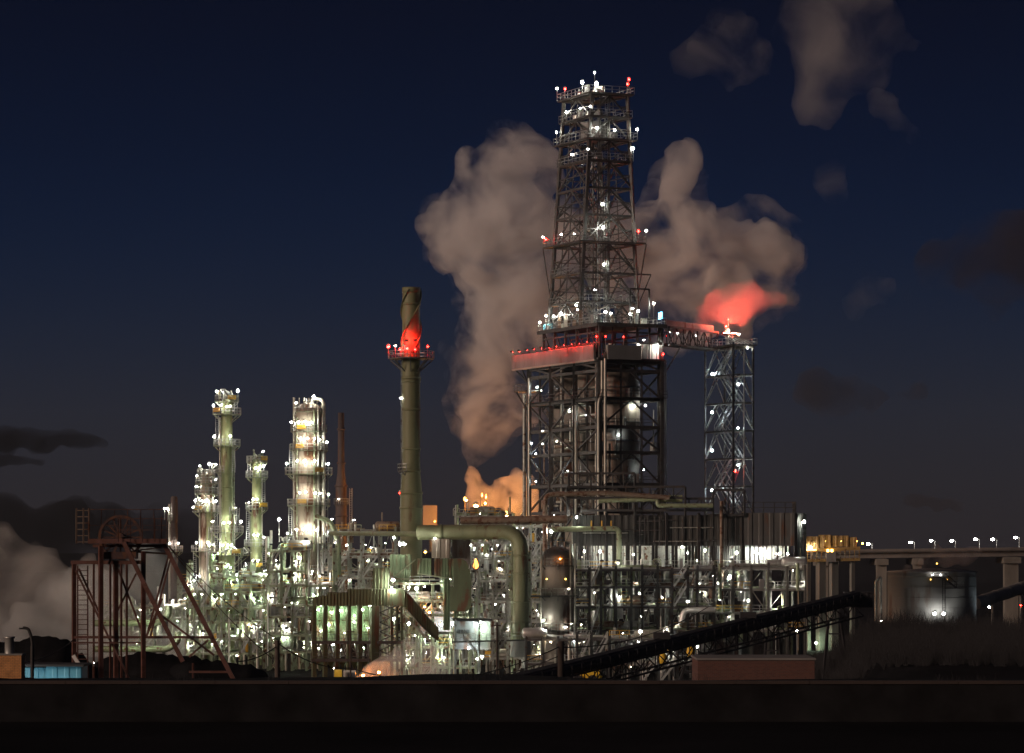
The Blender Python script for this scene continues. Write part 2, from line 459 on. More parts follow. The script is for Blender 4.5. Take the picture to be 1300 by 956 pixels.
    beam('parapet', root, K(33,-.7,(p0+p1)/2), K(33,11,(p0+p1)/2), .3, p1-p0, 'cladding_grey')
    q = MB(); q.prism([K(-.6,-.6,0).xy, K(32.8,-.6,0).xy, K(32.8,12,0).xy, K(-.6,12,0).xy], p0-.1, p0+.25); q.build('deck', 'steel_dark', root)
    q = MB(); q.bar(K(-.2,-1.0,p0-.15), K(33,-1.0,p0-.15), .22, .3); q.build('kerb_pipe', 'pipe_pale', root)
    for a in (29.5, 32): beam('strut', root, K(27.9,-.4,p0-2.6), K(a,-.7,p0-.2), .22, .22, 'steel_dark')
    # lit room on the right of the cutting deck
    q = MB(); q.box(K(1.4,9.6,(p0+p1)/2+.3), 3.2, 2.2, 2.9, math.atan2(UR.y, UR.x)); q.build('deck_room', 'white_paint', root)
    for b in (7.6, 8.5, 9.4, 10.3, 11.2): beam('post', root, K(-.6,b,p0+.2), K(-.6,b,p0+3.2), .1, .1, 'steel_dark')
    flood(root, K(-.9, 10.9, p0+2.9), (-.1,.6,-.35), 'white', .5, .3)
    # red-lit upper storey
    t0, t1 = p0+.25, ZK(410)
    a9 = [0, 4.4, 8.8, 13.2, 17.6, 22]
    for a in a9:
        for b in (0, 11.5): beam('post', root, K(a,b,t0), K(a,b,t1-.2), .38, .38, 'steel')
    for b in (2.3, 4.6, 6.9, 9.2): beam('post', root, K(0,b,t0), K(0,b,t1-.2), .22, .22, 'steel_dark')
    for zf in (.45, .75):
        z = t0+(t1-t0)*zf
        for b in (0, 11.5): beam('beam', root, K(0,b,z), K(22,b,z), .2, .28, 'steel')
        beam('beam', root, K(0,.2,z), K(0,11.3,z), .2, .28, 'steel_dark')
    for k in range(5):
        beam('brace', root, K(a9[k]+.2,.05,t0), K(a9[k+1]-.2,.05,t1-.3), .16, .16, 'steel_dark')
    q = MB(); q.prism([K(-.7,-.7,0).xy, K(23,-.7,0).xy, K(23,12.2,0).xy, K(-.7,12.2,0).xy], t1-.2, t1+.05); q.build('deck', 'steel_dark', root)
    for s_ in ([K(-.7,-.72,t1-.3), K(23,-.72,t1-.3)], [K(-.72,-.7,t1-.3), K(-.72,12.2,t1-.3)]):
        beam('edge_beam', root, s_[0], s_[1], .25, .55, 'steel')
    railing(root, [K(23,-.6,t1+.05), K(-.6,-.6,t1+.05), K(-.6,12.1,t1+.05), K(6,12.1,t1+.05)])
    # equipment on the cutting deck: small vessels, pipes and cabinets
    for i in range(26):
        a = rnd.uniform(1, 21); b = rnd.uniform(.6, 10.8); h = rnd.uniform(1.0, 3.4)
        if i % 3: rod('standpipe', root, K(a,b,t0), K(a,b,t0+h), rnd.uniform(.12,.35), rnd.choice(('pipe_pale','steel_pale','pipe_brown')))
        else: box('cabinet', root, K(a,b,t0+h/2), 1.1, .7, h, rnd.choice(('cladding_grey','steel_pale')), 1.1)
    for i in range(7):
        z = t0+rnd.uniform(.8, 4.2); b = rnd.uniform(-.3, 3)
        rod('pipe', root, K(rnd.uniform(0,6),b,z), K(rnd.uniform(14,22),b,z), rnd.uniform(.08,.16), rnd.choice(('pipe_pale','pipe_brown','steel_pale')), 8)
    for i in range(24):
        a = rnd.uniform(-.2, 22); b = rnd.choice((rnd.uniform(0,11), rnd.uniform(0,3))); h = rnd.uniform(.7, 2.6)
        box('equipment_box', root, K(a,b,t1+.05+h/2), rnd.uniform(.4,1.3), rnd.uniform(.4,1.2), h, rnd.choice(('steel_pale','cladding_grey','pipe_brown','insulation')), rnd.uniform(0,1.5))
    box('tarp_sheet', root, K(20.6, .2, t1+.75), 3.6, .12, .9, 'tarp_blue', math.atan2(UL.y, UL.x))
    # risers on the outside
    rod('riser', root, K(8.0,-.55,ZK(652)), K(8.0,-.55,ZK(512)), .27, 'pipe_pale'); rod('riser', root, K(-.6,.7,ZK(660)), K(-.6,.7,ZK(455)), .25, 'pipe_pale')
    rod('riser', root, K(0,11.9,ZK(640)), K(0,11.9,ZK(455)), .28, 'insulation'); rod('riser', root, K(.4,12.5,ZK(640)), K(.4,12.5,ZK(455)), .2, 'insulation')
    rod('riser', root, K(27,-.5,ZK(655)), K(27,-.5,ZK(470)), .2, 'pipe_pale'); rod('riser', root, K(30,0,ZK(655)), K(30,0,ZK(490)), .3, 'steel_pale')
    pipe_run('riser', root, [K(-.5,-.5,ZK(655)), K(-.5,-.5,ZK(510)), K(-.4,.2,ZK(500)), K(-.4,.2,ZK(458))], .22, 'pipe_pale')
    for a, b in ((11.5,1.2),(17,1.0),(21,.8),(3.5,1.0),(25.5,.9)):
        rod('riser', root, K(a,b,20), K(a,b,top), rnd.uniform(.12,.22), rnd.choice(('pipe_brown','pipe_pale','steel_pale')))
    for i in range(9):
        z = lev[i % 5]+rnd.uniform(.6, 2.4); a = rnd.uniform(0, 18)
        rod('pipe', root, K(a,rnd.uniform(.2,1.6),z), K(a+rnd.uniform(5,10),rnd.uniform(.2,1.6),z), rnd.uniform(.12,.25), rnd.choice(('pipe_brown','pipe_pale')))
    # stairs in the left end bay
    for i in range(8):
        z0 = 24+i*3.4; a0, a1 = (20.2, 26.6) if i % 2 else (26.6, 20.2)
        stair(root, K(a0,1.5+.9*(i%2),z0), K(a1,1.5+.9*(i%2),z0+3.4), UR, .8, 'steel')
    # lamps inside the frame and on decks, some cool ones added to grey the steel
    for a,b,z,kd,r in ((.9,6.9,lev[4]-1.0,'white',.22),(1.0,9.0,lev[4]-.9,'white',.22),(27.4,2.0,ZK(485),'white',.2),(25.6,.4,ZK(482),'cool',.2),
                     (12.4,.3,lev[4]-1.6,'white',.16),(26.5,.6,ZK(570),'cool',.17),(26.5,.6,ZK(607),'cool',.17),(27.4,.2,ZK(556),'cool',.14),(1.0,4.0,lev[2]+3,'cool',.14),(.8,8.6,lev[1]+2.6,'cool',.13),(6,.4,lev[3]+2.2,'cool',.14),(17.5,.4,lev[2]+2.4,'soft',.13),(13,.3,lev[1]+2.6,'cool',.12),(22,-.2,ZK(541),'soft',.13),(22,-.2,ZK(558),'soft',.13)):
        lamp(root, K(a,b,z-.3), .3, kd, r, name='deck_lamp')
    # red obstruction lights washing the parapet
    for k in range(11):
        c_ = K(1.5+k*3,-1.9,p1+.75); flood(root, c_, (K(0,0,0)-K(0,-1,0))-UP*1.05, 'wash', .4, .1, name='red_floodlight')
        beam('lamp_arm', root, K(1.5+k*3,-.9,p1), c_, .05, .05, 'steel_dark')
    for a, b in ((.6,-.3), (-.35,.9), (-.4,4.2)): lamp(root, K(a,b,t0+1.0), 2.6, 'red', .15, name='red_lamp')
    lamp(root, K(-.8, 11.4, p0+.3), .8, 'red', .2, name='red_lamp')
    lamp(root, K(0,8.2,t0+1.6), 1.6, 'soft', .14, name='deck_lamp'); lamp(root, K(-.4,7.0,t0+1.2), 1.2, 'soft', .14, name='deck_lamp')
    # lamps on the deck under the derrick
    for a,b,h,kd,r in ((22.5,-.5,1.6,'white',.2),(20,-.5,2.6,'white',.22),(18,0,2.4,'white',.2),(14.6,-.2,2.6,'white',.3),(10.5,1,3.0,'soft',.2),(-.4,5.4,1.7,'white',.2),(-.4,5.9,2.6,'soft',.17),
                       (-.3,7.0,2.2,'white',.25),(-.5,9.8,3.6,'white',.26),(8,5,2.6,'soft',.22),(4,4,2.0,'soft',.2)):
        lamp(root, K(a,b,t1), h, kd, r)
    box('switch_box', root, K(-.4,11.3,t1+1.6), .3, .15, 1.1, 'lamp_blue', .4)
    box('switch_box', root, K(1.5,11.9,t1+1.6), .3, .15, 1.1, 'lamp_blue', .4)
    beam('pipe_frame', root, K(0,5.6,t1), K(0,5.6,ZK(365)), .25, .25, 'steel_dark'); beam('pipe_frame', root, K(0,5.6,ZK(365)), K(0,9.2,ZK(365)), .25, .25, 'steel_dark'); beam('pipe_frame', root, K(0,9.2,t1), K(0,9.2,ZK(365)), .25, .25, 'steel_dark')
coker()

def derrick():
    z0, z1 = ZK(409)+.06, ZK(112)
    root = thing('derrick', 'tapering steel lattice derrick standing on top of the coking structure', 'derrick', K(15, 6, z0))
    rnd = random.Random(5)
    bot = [(9, .6), (9, 11.7), (21, 11.7), (21, .6)]
    topc = [(6.2, 1.6), (6.2, 8.2), (17.2, 8.2), (17.2, 1.6)]
    def Q(i, z):
        t = (z-z0)/(z1-z0); i %= 4
        return K(bot[i][0]*(1-t)+topc[i][0]*t, bot[i][1]*(1-t)+topc[i][1]*t, z)
    for i in range(4): beam('leg', root, Q(i,z0), Q(i,z1), .52, .52, 'steel')
    lv = [z0]+[ZK(y) for y in (377, 340, 302, 266, 231, 197, 170, 141)]+[z1]
    for j in range(1, len(lv)):
        for i in range(4):
            beam('girt', root, Q(i,lv[j]), Q(i+1,lv[j]), .28, .36, 'steel')
    for j in range(len(lv)-1):
        a, b = lv[j]+.15, lv[j+1]-.15
        for i in range(4):
            m0 = (Q(i,b)+Q(i+1,b))/2
            if i in (0, 3) or j < 6:
                beam('brace', root, Q(i,a), m0, .25, .25, 'steel'); beam('brace', root, Q(i+1,a), m0, .25, .25, 'steel')
    for j in range(len(lv)-1):                                     # lighter secondary bracing half-way up each bay
        h = (lv[j]+lv[j+1])/2
        for i in range(4):
            beam('half_girt', root, Q(i,h), Q(i+1,h), .14, .16, 'steel')
            m0 = (Q(i,lv[j])+Q(i+1,lv[j]))/2
            if j < 7: beam('half_brace', root, m0, Q(i,h), .12, .12, 'steel'); beam('half_brace', root, m0, Q(i+1,h), .12, .12, 'steel')
    # intermediate uprights on the long faces
    for i, t in ((0,.5),(1,.5),(2,.5),(3,.5),(3,.28),(0,.25)):
        beam('upright', root, Q(i,z0).lerp(Q(i+1,z0),t), Q(i,z1).lerp(Q(i+1,z1),t), .16, .16, 'steel')
    # platforms all round
    def ring(z, e, w, mat_='steel'):
        o_ = [K(*(lambda c: (c[0]+(e if c[2] else -e), c[1]+(e if c[3] else -e)))(c), z) for c in corners(z)]
        i_ = [K(*(lambda c: (c[0]+((e-w) if c[2] else -(e-w)), c[1]+((e-w) if c[3] else -(e-w))))(c), z) for c in corners(z)]
        for k in range(4):
            q = MB(); n = (k+1) % 4
            q.add([o_[k], o_[n], i_[n], i_[k], o_[k]+UP*.25, o_[n]+UP*.25, i_[n]+UP*.25, i_[k]+UP*.25],
                  [(3,2,1,0),(4,5,6,7),(0,1,5,4),(1,2,6,5),(2,3,7,6),(3,0,4,7)])
            q.build('platform', mat_, root)
        railing(root, [p+UP*.25 for p in o_], closed=True, step=1.5)
        return o_
    def corners(z):
        t = (z-z0)/(z1-z0)
        return [(bot[i][0]*(1-t)+topc[i][0]*t, bot[i][1]*(1-t)+topc[i][1]*t, bot[i][0] > 15, bot[i][1] > 5) for i in range(4)]
    R = {}
    for z, e, w in ((lv[9], .9, 3.0), (lv[8], .5, 1.6), (lv[7], 1.0, 2.2), (lv[6], .35, 1.6), (lv[3], 1.5, 2.4), (lv[2]-.2, .3, 1.2), (lv[1]-.2, .3, 1.2)):
        R[z] = ring(z, e, w)
    for k in (0, 1, 2, 3):        # props under the wide platform
        p = R[lv[3]][k]; beam('prop', root, Q(k, lv[1]+.5), p, .18, .18, 'steel_dark')
    beam('outrigger', root, Q(1, lv[2]), Q(1,lv[2])+UR*2.9, .22, .26, 'steel'); beam('outrigger', root, Q(1,lv[2])+UR*2.9, Q(1,lv[1])+UR*.4, .16, .16, 'steel')
    # crown block machinery at the head
    c = (Q(0,z1)+Q(2,z1))/2
    for i in range(10):
        p = c+UL*rnd.uniform(-4,4)+UR*rnd.uniform(-2.4,2.4); h = rnd.uniform(.8,2.0)
        z = rnd.choice((lv[9], lv[8], lv[7]))+.25
        box('machinery', root, Vector((p.x,p.y,z+h/2)), rnd.uniform(.6,1.6), rnd.uniform(.6,1.6), h, rnd.choice(('steel_pale','cladding_grey','insulation','steel_green')), rnd.uniform(0,1.5))
    q = MB(); q.box(Vector((c.x,c.y,lv[7]+1.9)), 5.0, 3.4, 3.4, 1.14); q.build('hoist_house', 'cladding_grey', root)
    for k in range(3):
        q = MB(); q.tube([c+UL*(k*1.6-1.6)+UR*.5*s_+UP*(lv[9]-c.z+.9+.0*s_) for s_ in (-1,1)], .75, 18); q.build('sheave', 'steel', root)
    # drill stem pipes, guide rails and ladder down the middle
    for a, b, r in ((-.9,0,.16), (.9,0,.16), (0,.9,.11), (2.6,-1,.1), (-2.8,1,.12), (3.4,1.2,.1)):
        rod('guide_pipe', root, c+UL*a+UR*b+UP*(z0-c.z), c+UL*a+UR*b+UP*(lv[8]-c.z), r, 'steel', 8)
    ladder(root, Q(0,z0).lerp(Q(1,z0),.45)+UL*.5, Q(0,z1).lerp(Q(1,z1),.45)+UL*.5, UR)
    for j in range(9):
        a0 = Q(2,lv[j]).lerp(Q(0,lv[j]),.3); a1 = Q(3,lv[j+1]).lerp(Q(1,lv[j+1]),.42)
        if j < 8: stair(root, a0+UP*.2, a1, UR, .8, 'steel_pale')
    # lamps: white ones on rails and under decks, red ones for aircraft
    def on(i, t, z, e=.4): return Q(i,z).lerp(Q(i+1,z),t)
    spec = [(R[lv[9]][3],2.2,'white',.22), (R[lv[9]][3].lerp(R[lv[9]][0],.78)+UP*.2,1.7,'white',.33), (R[lv[9]][0].lerp(R[lv[9]][1],.15)+UP*.2,1.2,'white',.35), (R[lv[9]][0].lerp(R[lv[9]][1],.1)-UL*.2,3.2,'white',.22),
            (R[lv[8]][3].lerp(R[lv[8]][0],.25),1.6,'white',.22), (R[lv[8]][3].lerp(R[lv[8]][0],.7),1.5,'white',.2), (R[lv[8]][0].lerp(R[lv[8]][1],.02),1.4,'soft',.2),
            (R[lv[7]][3].lerp(R[lv[7]][0],.1),2.2,'white',.2), (R[lv[7]][0].lerp(R[lv[7]][1],.2),1.6,'white',.24), (R[lv[7]][1],1.8,'white',.27), (R[lv[7]][0].lerp(R[lv[7]][1],.55),1.4,'soft',.2),
            (R[lv[6]][3].lerp(R[lv[6]][0],.5),1.4,'soft',.2), (R[lv[6]][1],2.2,'white',.27), (R[lv[6]][0],1.6,'soft',.18),
            (R[lv[3]][3],1.8,'soft',.18), (R[lv[3]][0].lerp(R[lv[3]][1],.35),2.3,'white',.3), (R[lv[3]][3].lerp(R[lv[3]][0],.5),1.6,'soft',.17), (R[lv[3]][1],2.1,'white',.24), (R[lv[3]][3].lerp(R[lv[3]][0],.85),1.2,'soft',.15)]
    for p, h, kd, r in spec: lamp(root, p+UP*.25, h, kd, r)
    lamp(root, on(0,.35,lv[4])+UP*.3, 1.6, 'white', .24); lamp(root, on(0,.4,lv[2])+UP*.1, 1.4, 'white', .25); lamp(root, on(0,.25,lv[1])+UP*.2, 1.8, 'soft', .2); lamp(root, on(3,.85,lv[1])+UP*.2, -.8, 'white', .2)
    for p, h in ((R[lv[9]][3].lerp(R[lv[9]][0],.25),1.7), (R[lv[9]][1].lerp(R[lv[9]][0],.12),2.5), (R[lv[9]][1].lerp(R[lv[9]][2],.2),2.1), (R[lv[3]][3].lerp(R[lv[3]][0],.08),1.3), (R[lv[3]][1].lerp(R[lv[3]][2],.2),2.3)):
        lamp(root, p+UP*.25, h, 'red', .27, name='red_lamp')
derrick()

# ------------------------------------------------------------------ free-standing stair tower and the gangway to it
def stair_tower():
    base = P(925, 640, 545); base.z = 0
    root = thing('stair_tower', 'slender square lattice tower with zigzag stairs right of the coking structure', 'tower', base)
    rnd = random.Random(8)
    # plan: near edge at x=931, left edge 898, right edge 957
    N = P(931, 700, 545); N.z = 0
    def T(a, b, z): return N+UL*a+UR*b+UP*z
    la = 33*S(545)/.415; lb = 26*S(545)/.91
    la = 10.2; zt = HC+(HOR-440)*S(545)
    pl = [(0,0),(la,0),(la,lb),(0,lb)]
    for a, b in pl: beam('leg', root, T(a,b,0), T(a,b,zt+.2), .3, .3, 'steel')
    n = 9; z0 = 12; hs = (zt-z0)/n
    for k in range(n+1):
        z = z0+k*hs
        for i in range(4): beam('girt', root, T(*pl[i],z), T(*pl[(i+1)%4],z), .2, .24, 'steel_pale' if i else 'steel')
        if k < n:
            for i in range(4):
                p, r_ = pl[i], pl[(i+1)%4]
                m_ = 'steel_pale'
                beam('brace', root, T(*p,z+.1), T((p[0]+r_[0])/2,(p[1]+r_[1])/2,z+hs-.1), .13, .13, m_)
                beam('brace', root, T(*r_,z+.1), T((p[0]+r_[0])/2,(p[1]+r_[1])/2,z+hs-.1), .13, .13, m_)
            stair(root, T(la*.2 if k%2 else la*.8, lb*(.3+.4*(k%2)), z+.15), T(la*.8 if k%2 else la*.2, lb*(.3+.4*(k%2)), z+hs+.15), UR, .9, 'galvanised')
            q = MB(); q.prism([T(la*.8,.2,0).xy, T(la-.2,.2,0).xy, T(la-.2,lb-.2,0).xy, T(la*.8,lb-.2,0).xy], z+.1, z+.18); q.build('landing', 'galvanised', root)
            q = MB(); q.prism([T(.2,.2,0).xy, T(la*.2,.2,0).xy, T(la*.2,lb-.2,0).xy, T(.2,lb-.2,0).xy], z+.1, z+.18); q.build('landing', 'galvanised', root)
    for y in (475, 524, 573, 624):
        p = T(la*.8, .25, HC+(HOR-y)*S(548)); q = MB(); lamp(root, p, .35, 'cool', .27, name='landing_lamp')
        p = T(la*.35, lb*.5, HC+(HOR-y-12)*S(548)); lamp(root, p, .35, 'cool', .2, name='landing_lamp')
    for y in (489, 592, 545): lamp(root, T(.1, lb*.25, HC+(HOR-y)*S(545)), .3, 'cool', .22, name='landing_lamp')
    lamp(root, T(.1, lb*.1, HC+(HOR-600)*S(545)), .3, 'red', .26, name='red_lamp')
    rod('riser', root, T(-.3, lb*.5, 12), T(-.3, lb*.5, zt), .12, 'insulation')
    q = MB(); q.prism([T(-.5,-.5,0).xy, T(la+.3,-.5,0).xy, T(la+.3,lb+.5,0).xy, T(-.5,lb+.5,0).xy], zt+.2, zt+.4); q.build('deck', 'steel', root)
    railing(root, [T(-.5,-.5,zt+.4), T(la,-.5,zt+.4), T(la,lb+.5,zt+.4), T(-.5,lb+.5,zt+.4)], closed=True)
    for k in range(5): beam('brace', root, T(-.4, lb*(.2+k*.18), zt+.4), T(la*.5, lb*(.1+k*.18), zt+2.4), .1, .1, 'galvanised')
    lamp(root, T(.2,lb*.3,zt+.4), 1.8, 'white', .2); lamp(root, T(.6,lb*.8,zt+.4), -.4, 'white', .2); lamp(root, T(la*.2,.2,zt+.4), 2.5, 'white', .2)
    lamp(root, T(la*.35,.5,zt+.4), 3.4, 'red', .2, name='red_lamp')
    for b_ in (.6, 2.2): flood(root, T(la*.35,b_,zt+2.2), (.12,.1,1), 'beacon', .8, .8, name='red_beacon')
    lamp(root, T(la*.4,1.2,zt+.4), 4.6, 'red', .2, name='red_lamp')
    # gangway
    g0 = K(.5, 12.3, ZK(452)); g1 = T(la*.6, -.6, zt+.4)
    gr = thing('gangway', 'enclosed steel truss gangway joining the coking structure to the stair tower', 'gangway', (g0+g1)/2)
    g1.z = g0.z = zt-.3
    d = (g1-g0); dd = d.normalized(); sd = dd.cross(UP)*.9
    h = 3.0
    for k in (-1,1):
        beam('chord', gr, g0+sd*k, g1+sd*k, .3, .35, 'steel'); beam('chord', gr, g0+sd*k+UP*h, g1+sd*k+UP*h, .3, .35, 'steel')
        nn = 7
        for i in range(nn+1):
            p = g0+d*i/nn+sd*k; beam('post', gr, p, p+UP*h, .14, .14, 'steel_dark')
            if i < nn: beam('brace', gr, p+UP*(h if i%2 else 0), g0+d*(i+1)/nn+sd*k+UP*(0 if i%2 else h), .13, .13, 'steel_dark')
    q = MB(); q.bar(g0+UP*.2, g1+UP*.2, 1.9, .1); q.build('floor_plate', 'steel_dark', gr)
    beam('roof_plate', gr, g0+UP*(h+.24), g1+UP*(h+.24), .08, 2.0, 'cladding_grey')
    beam('strut', gr, K(0,11.9,zt-5.5), g0+d*.32-UP*.2, .2, .2, 'steel_pale')
    for t, kd, r in ((.2,'soft',.15),(.38,'soft',.17),(.75,'soft',.17)): lamp(gr, g0+d*t-sd*1.12+UP*1.2, 1.2, kd, r)
    lamp(gr, g0+d*.16-sd*1.2+UP*1.0, .7, 'red', .14, name='red_lamp')
stair_tower()
# ------------------------------------------------------------------ columns with ring platforms
def capsule(name, root, p0, p1, r, m, n=16):
    p0 = Vector(p0); p1 = Vector(p1); d = (p1-p0).normalized()
    pts = [p0-d*r*.5, p0-d*r*.42, p0-d*r*.2, p0, p1, p1+d*r*.2, p1+d*r*.42, p1+d*r*.5]; rr = [r*.05, r*.55, r*.88, r, r, r*.88, r*.55, r*.05]
    q = MB(); q.tube(pts, rr, n); return q.build(name, m, root)
def ring_platform(root, c, z, r_in, r_out, a0=0., a1=360., m='steel_green', rail='galvanised', yellow=None):
    q = MB(); n = max(6, int((a1-a0)/18)); full = a1-a0 > 359
    A = [math.radians(a0+(a1-a0)*i/n) for i in range(n+1)]
    vs_ = []
    for a in A:
        for r, zz in ((r_in, z-.12), (r_out, z-.12), (r_out, z+.02), (r_in, z+.02)):
            vs_.append((c.x+r*math.cos(a), c.y+r*math.sin(a), zz))
    fs = []
    for i in range(n):
        for k in range(4): fs.append((i*4+k, i*4+(k+1)%4, (i+1)*4+(k+1)%4, (i+1)*4+k))
    q.add(vs_, fs)
    for a in A[::3]:
        u = Vector((math.cos(a), math.sin(a), 0)); q.bar(Vector((c.x,c.y,z-.2))+u*r_out*.96, Vector((c.x,c.y,z-.2-(r_out-r_in)*.8))+u*r_in, .12)
    q.build('platform', m, root)
    pts = [Vector((c.x+r_out*math.cos(a), c.y+r_out*math.sin(a), z+.02)) for a in A]
    if full: pts = pts[:-1]
    railing(root, pts, rail, closed=full, step=1.4)
    if yellow is not None:
        a = math.radians(yellow); u = Vector((math.cos(a), math.sin(a), 0)); t = Vector((-u.y, u.x, 0))
        q = MB(); b = Vector((c.x,c.y,z))+u*(r_out+.03)
        for k in (.45, .7, .95): q.bar(b-t*.8+UP*k, b+t*.8+UP*k, .09, .18)
        q.build('safety_gate', 'rail_yellow', root)
def column(name, label, px, Y, prof, shell_m, plats, lamps, pipes, seed, group=None, z_base=0.):
    "prof: (row, radius px) from the bottom up; plats: (row, radius px, a0, a1, yellow); lamps: (row, dx px, dy m, height, kind, r)"
    s = S(Y); c = P(px, HOR, Y); c.z = 0
    root = thing(name, label, 'column', Vector((c.x, c.y, z_base)), group)
    rnd = random.Random(seed)
    pr = [(r*s, HC+(HOR-y)*s) for y, r in prof]
    q = MB(); q.lathe(c, pr, 28); sh = q.build('shell', shell_m, root)
    WORLD_OF[sh.name] = WORLD_OF[root.name]
    for i in range(5):                                           # welded seams and insulation bands
        z = rnd.uniform(pr[0][1]+2, pr[-1][1]-1)
        r = next((a[0]+(b[0]-a[0])*(z-a[1])/max(1e-6,b[1]-a[1]) for a, b in zip(pr, pr[1:]) if a[1] <= z <= b[1]), pr[-1][0])
        q = MB(); q.lathe(c, [(r+.01, z-.12), (r+.06, z-.12), (r+.06, z+.12), (r+.01, z+.12)], 28, False); q.build('band', shell_m, sh)
    for y, r, a0, a1, yel in plats:
        z = HC+(HOR-y)*s
        ri = next((a[0]+(b[0]-a[0])*(z-a[1])/max(1e-6,b[1]-a[1]) for a, b in zip(pr, pr[1:]) if a[1] <= z <= b[1]), pr[-1][0]*.2)
        ring_platform(root, c, z, ri*.95, r*s, a0, a1, yellow=yel)
    for y, dx, dy, h, kd, r in lamps:
        lamp(root, Vector((c.x+dx*s, c.y+dy-(.55 if dy < -2 else 0), HC+(HOR-y)*s)), h, kd, r*(.74 if dy < -2 else .95))
    for dx, dy, y0, y1, r, m in pipes:
        rod('pipe', root, Vector((c.x+dx*s, c.y+dy, HC+(HOR-y0)*s)), Vector((c.x+dx*s, c.y+dy, HC+(HOR-y1)*s)), r, m, 8)
    # caged ladders between platforms
    ps = sorted(plats, key=lambda t: -t[0])
    for i, (p, q_) in enumerate(zip(ps, ps[1:])):
        dx = (p[1]-2.5)*s*(1 if i % 2 else -1)*.8
        ladder(root, Vector((c.x+dx, c.y-1.2, HC+(HOR-p[0])*s)), Vector((c.x+dx, c.y-1.2, HC+(HOR-q_[0])*s+1)), (1,.2,0), 'galvanised')
    return root, c, s
def junk(root, p, n, spread, seed, mats=('galvanised','pipe_pale','insulation','steel_green')):
    "valves, nozzles and small pipes that stand on a platform"
    rnd = random.Random(seed)
    for i in range(n):
        b = p+Vector((rnd.uniform(-spread,spread), rnd.uniform(-spread,spread)*.6, 0)); h = rnd.uniform(.6,2.4)
        if i % 2: rod('nozzle', root, b, b+UP*h, rnd.uniform(.08,.28), rnd.choice(mats), 8)
        else:
            e = b+UP*h; pipe_run('vent_pipe', root, [b, e, e+Vector((rnd.uniform(-1,1)*1.2, -.3, 0)), e+Vector((rnd.uniform(-1,1), -.3, -h*.6))], rnd.uniform(.06,.14), rnd.choice(mats), 8, .3)

FR = -2.2       # metres towards the viewer
r_, c_, s_ = column('distillation_column', 'tallest slim green column with five lit platforms, left of the group', 288, 560,
    [(866,10.5),(700,10.5),(684,7.6),(512,7.0),(508,4.5),(506,1)], 'column_green',
    [(510,15,0,360,-60),(526,18,0,360,-130),(566,17,0,360,None),(600,14,100,260,None),(652,13,-70,80,None),(676,21,0,360,None),(705,28,0,360,-60),(742,24,0,360,None),(772,22,0,360,-100)],
    [(510,-13,0,1.9,'white',.24),(510,14,0,2.0,'white',.33),(526,-17,0,1.6,'white',.26),(521,2,FR,.6,'white',.24),(523,-5,FR,1.2,'soft',.2),(519,6,FR,.4,'soft',.2),(566,-16,0,1.7,'white',.27),(566,6,FR,1.7,'white',.28),
     (600,-14,0,1.5,'soft',.18),(674,-18,0,1.7,'white',.22),(676,18,0,2.0,'white',.26),(672,-2,FR,1.2,'white',.3),(672,5,FR,1.2,'white',.3),(705,-16,-1,1.9,'white',.26),(705,-22,0,1.9,'white',.26),(699,3,FR-.6,1.0,'white',.3),(699,8,FR-.6,1.0,'white',.3),(699,-3,FR-.6,1.0,'white',.25),(742,14,-2,1.8,'white',.22),(772,-12,-2,1.8,'soft',.25),(655,10,0,1.5,'soft',.15)],
    [(-8.5,-.3,866,530,.14,'pipe_pale'),(8.6,.3,866,560,.16,'pipe_green'),(10,-.3,866,640,.12,'pipe_pale'),(-6,-1.2,866,600,.1,'steel_green')], 21)
junk(r_, P(288,510,560), 9, 1.6, 1); junk(r_, P(288,705,558), 12, 3, 2)
r_, c_, s_ = column('distillation_column', 'short slim green column with a bent vent pipe, between the tallest column and the fat one', 326, 566,
    [(866,7.4),(700,7.2),(640,6.2),(588,5.6),(583,3),(582,.6)], 'column_green',
    [(587,13,0,360,-40),(606,14,0,360,None),(646,14,0,360,-50),(693,16,0,360,None),(722,15,0,360,-80),(752,17,0,360,None)],
    [(587,8,0,2.0,'soft',.2),(606,9,-.5,2.0,'white',.24),(600,0,FR,.8,'white',.27),(600,4,FR,.8,'soft',.24),(640,-3,FR,.9,'white',.27),(640,2,FR,.9,'white',.22),(646,-10,0,1.2,'soft',.2),(686,-2,FR,1.0,'white',.28),(686,3,FR,1.0,'white',.28),(693,9,0,1.6,'white',.2),(718,-3,FR,1.0,'white',.26),(718,3,FR,1.0,'soft',.26),(752,-12,-1,1.6,'white',.2),(746,2,FR,.8,'white',.25)],
    [(6.8,-.2,866,600,.13,'pipe_pale'),(-7.2,-.2,866,650,.12,'pipe_green')], 22)
junk(r_, P(326,587,566), 7, 1.2, 3)
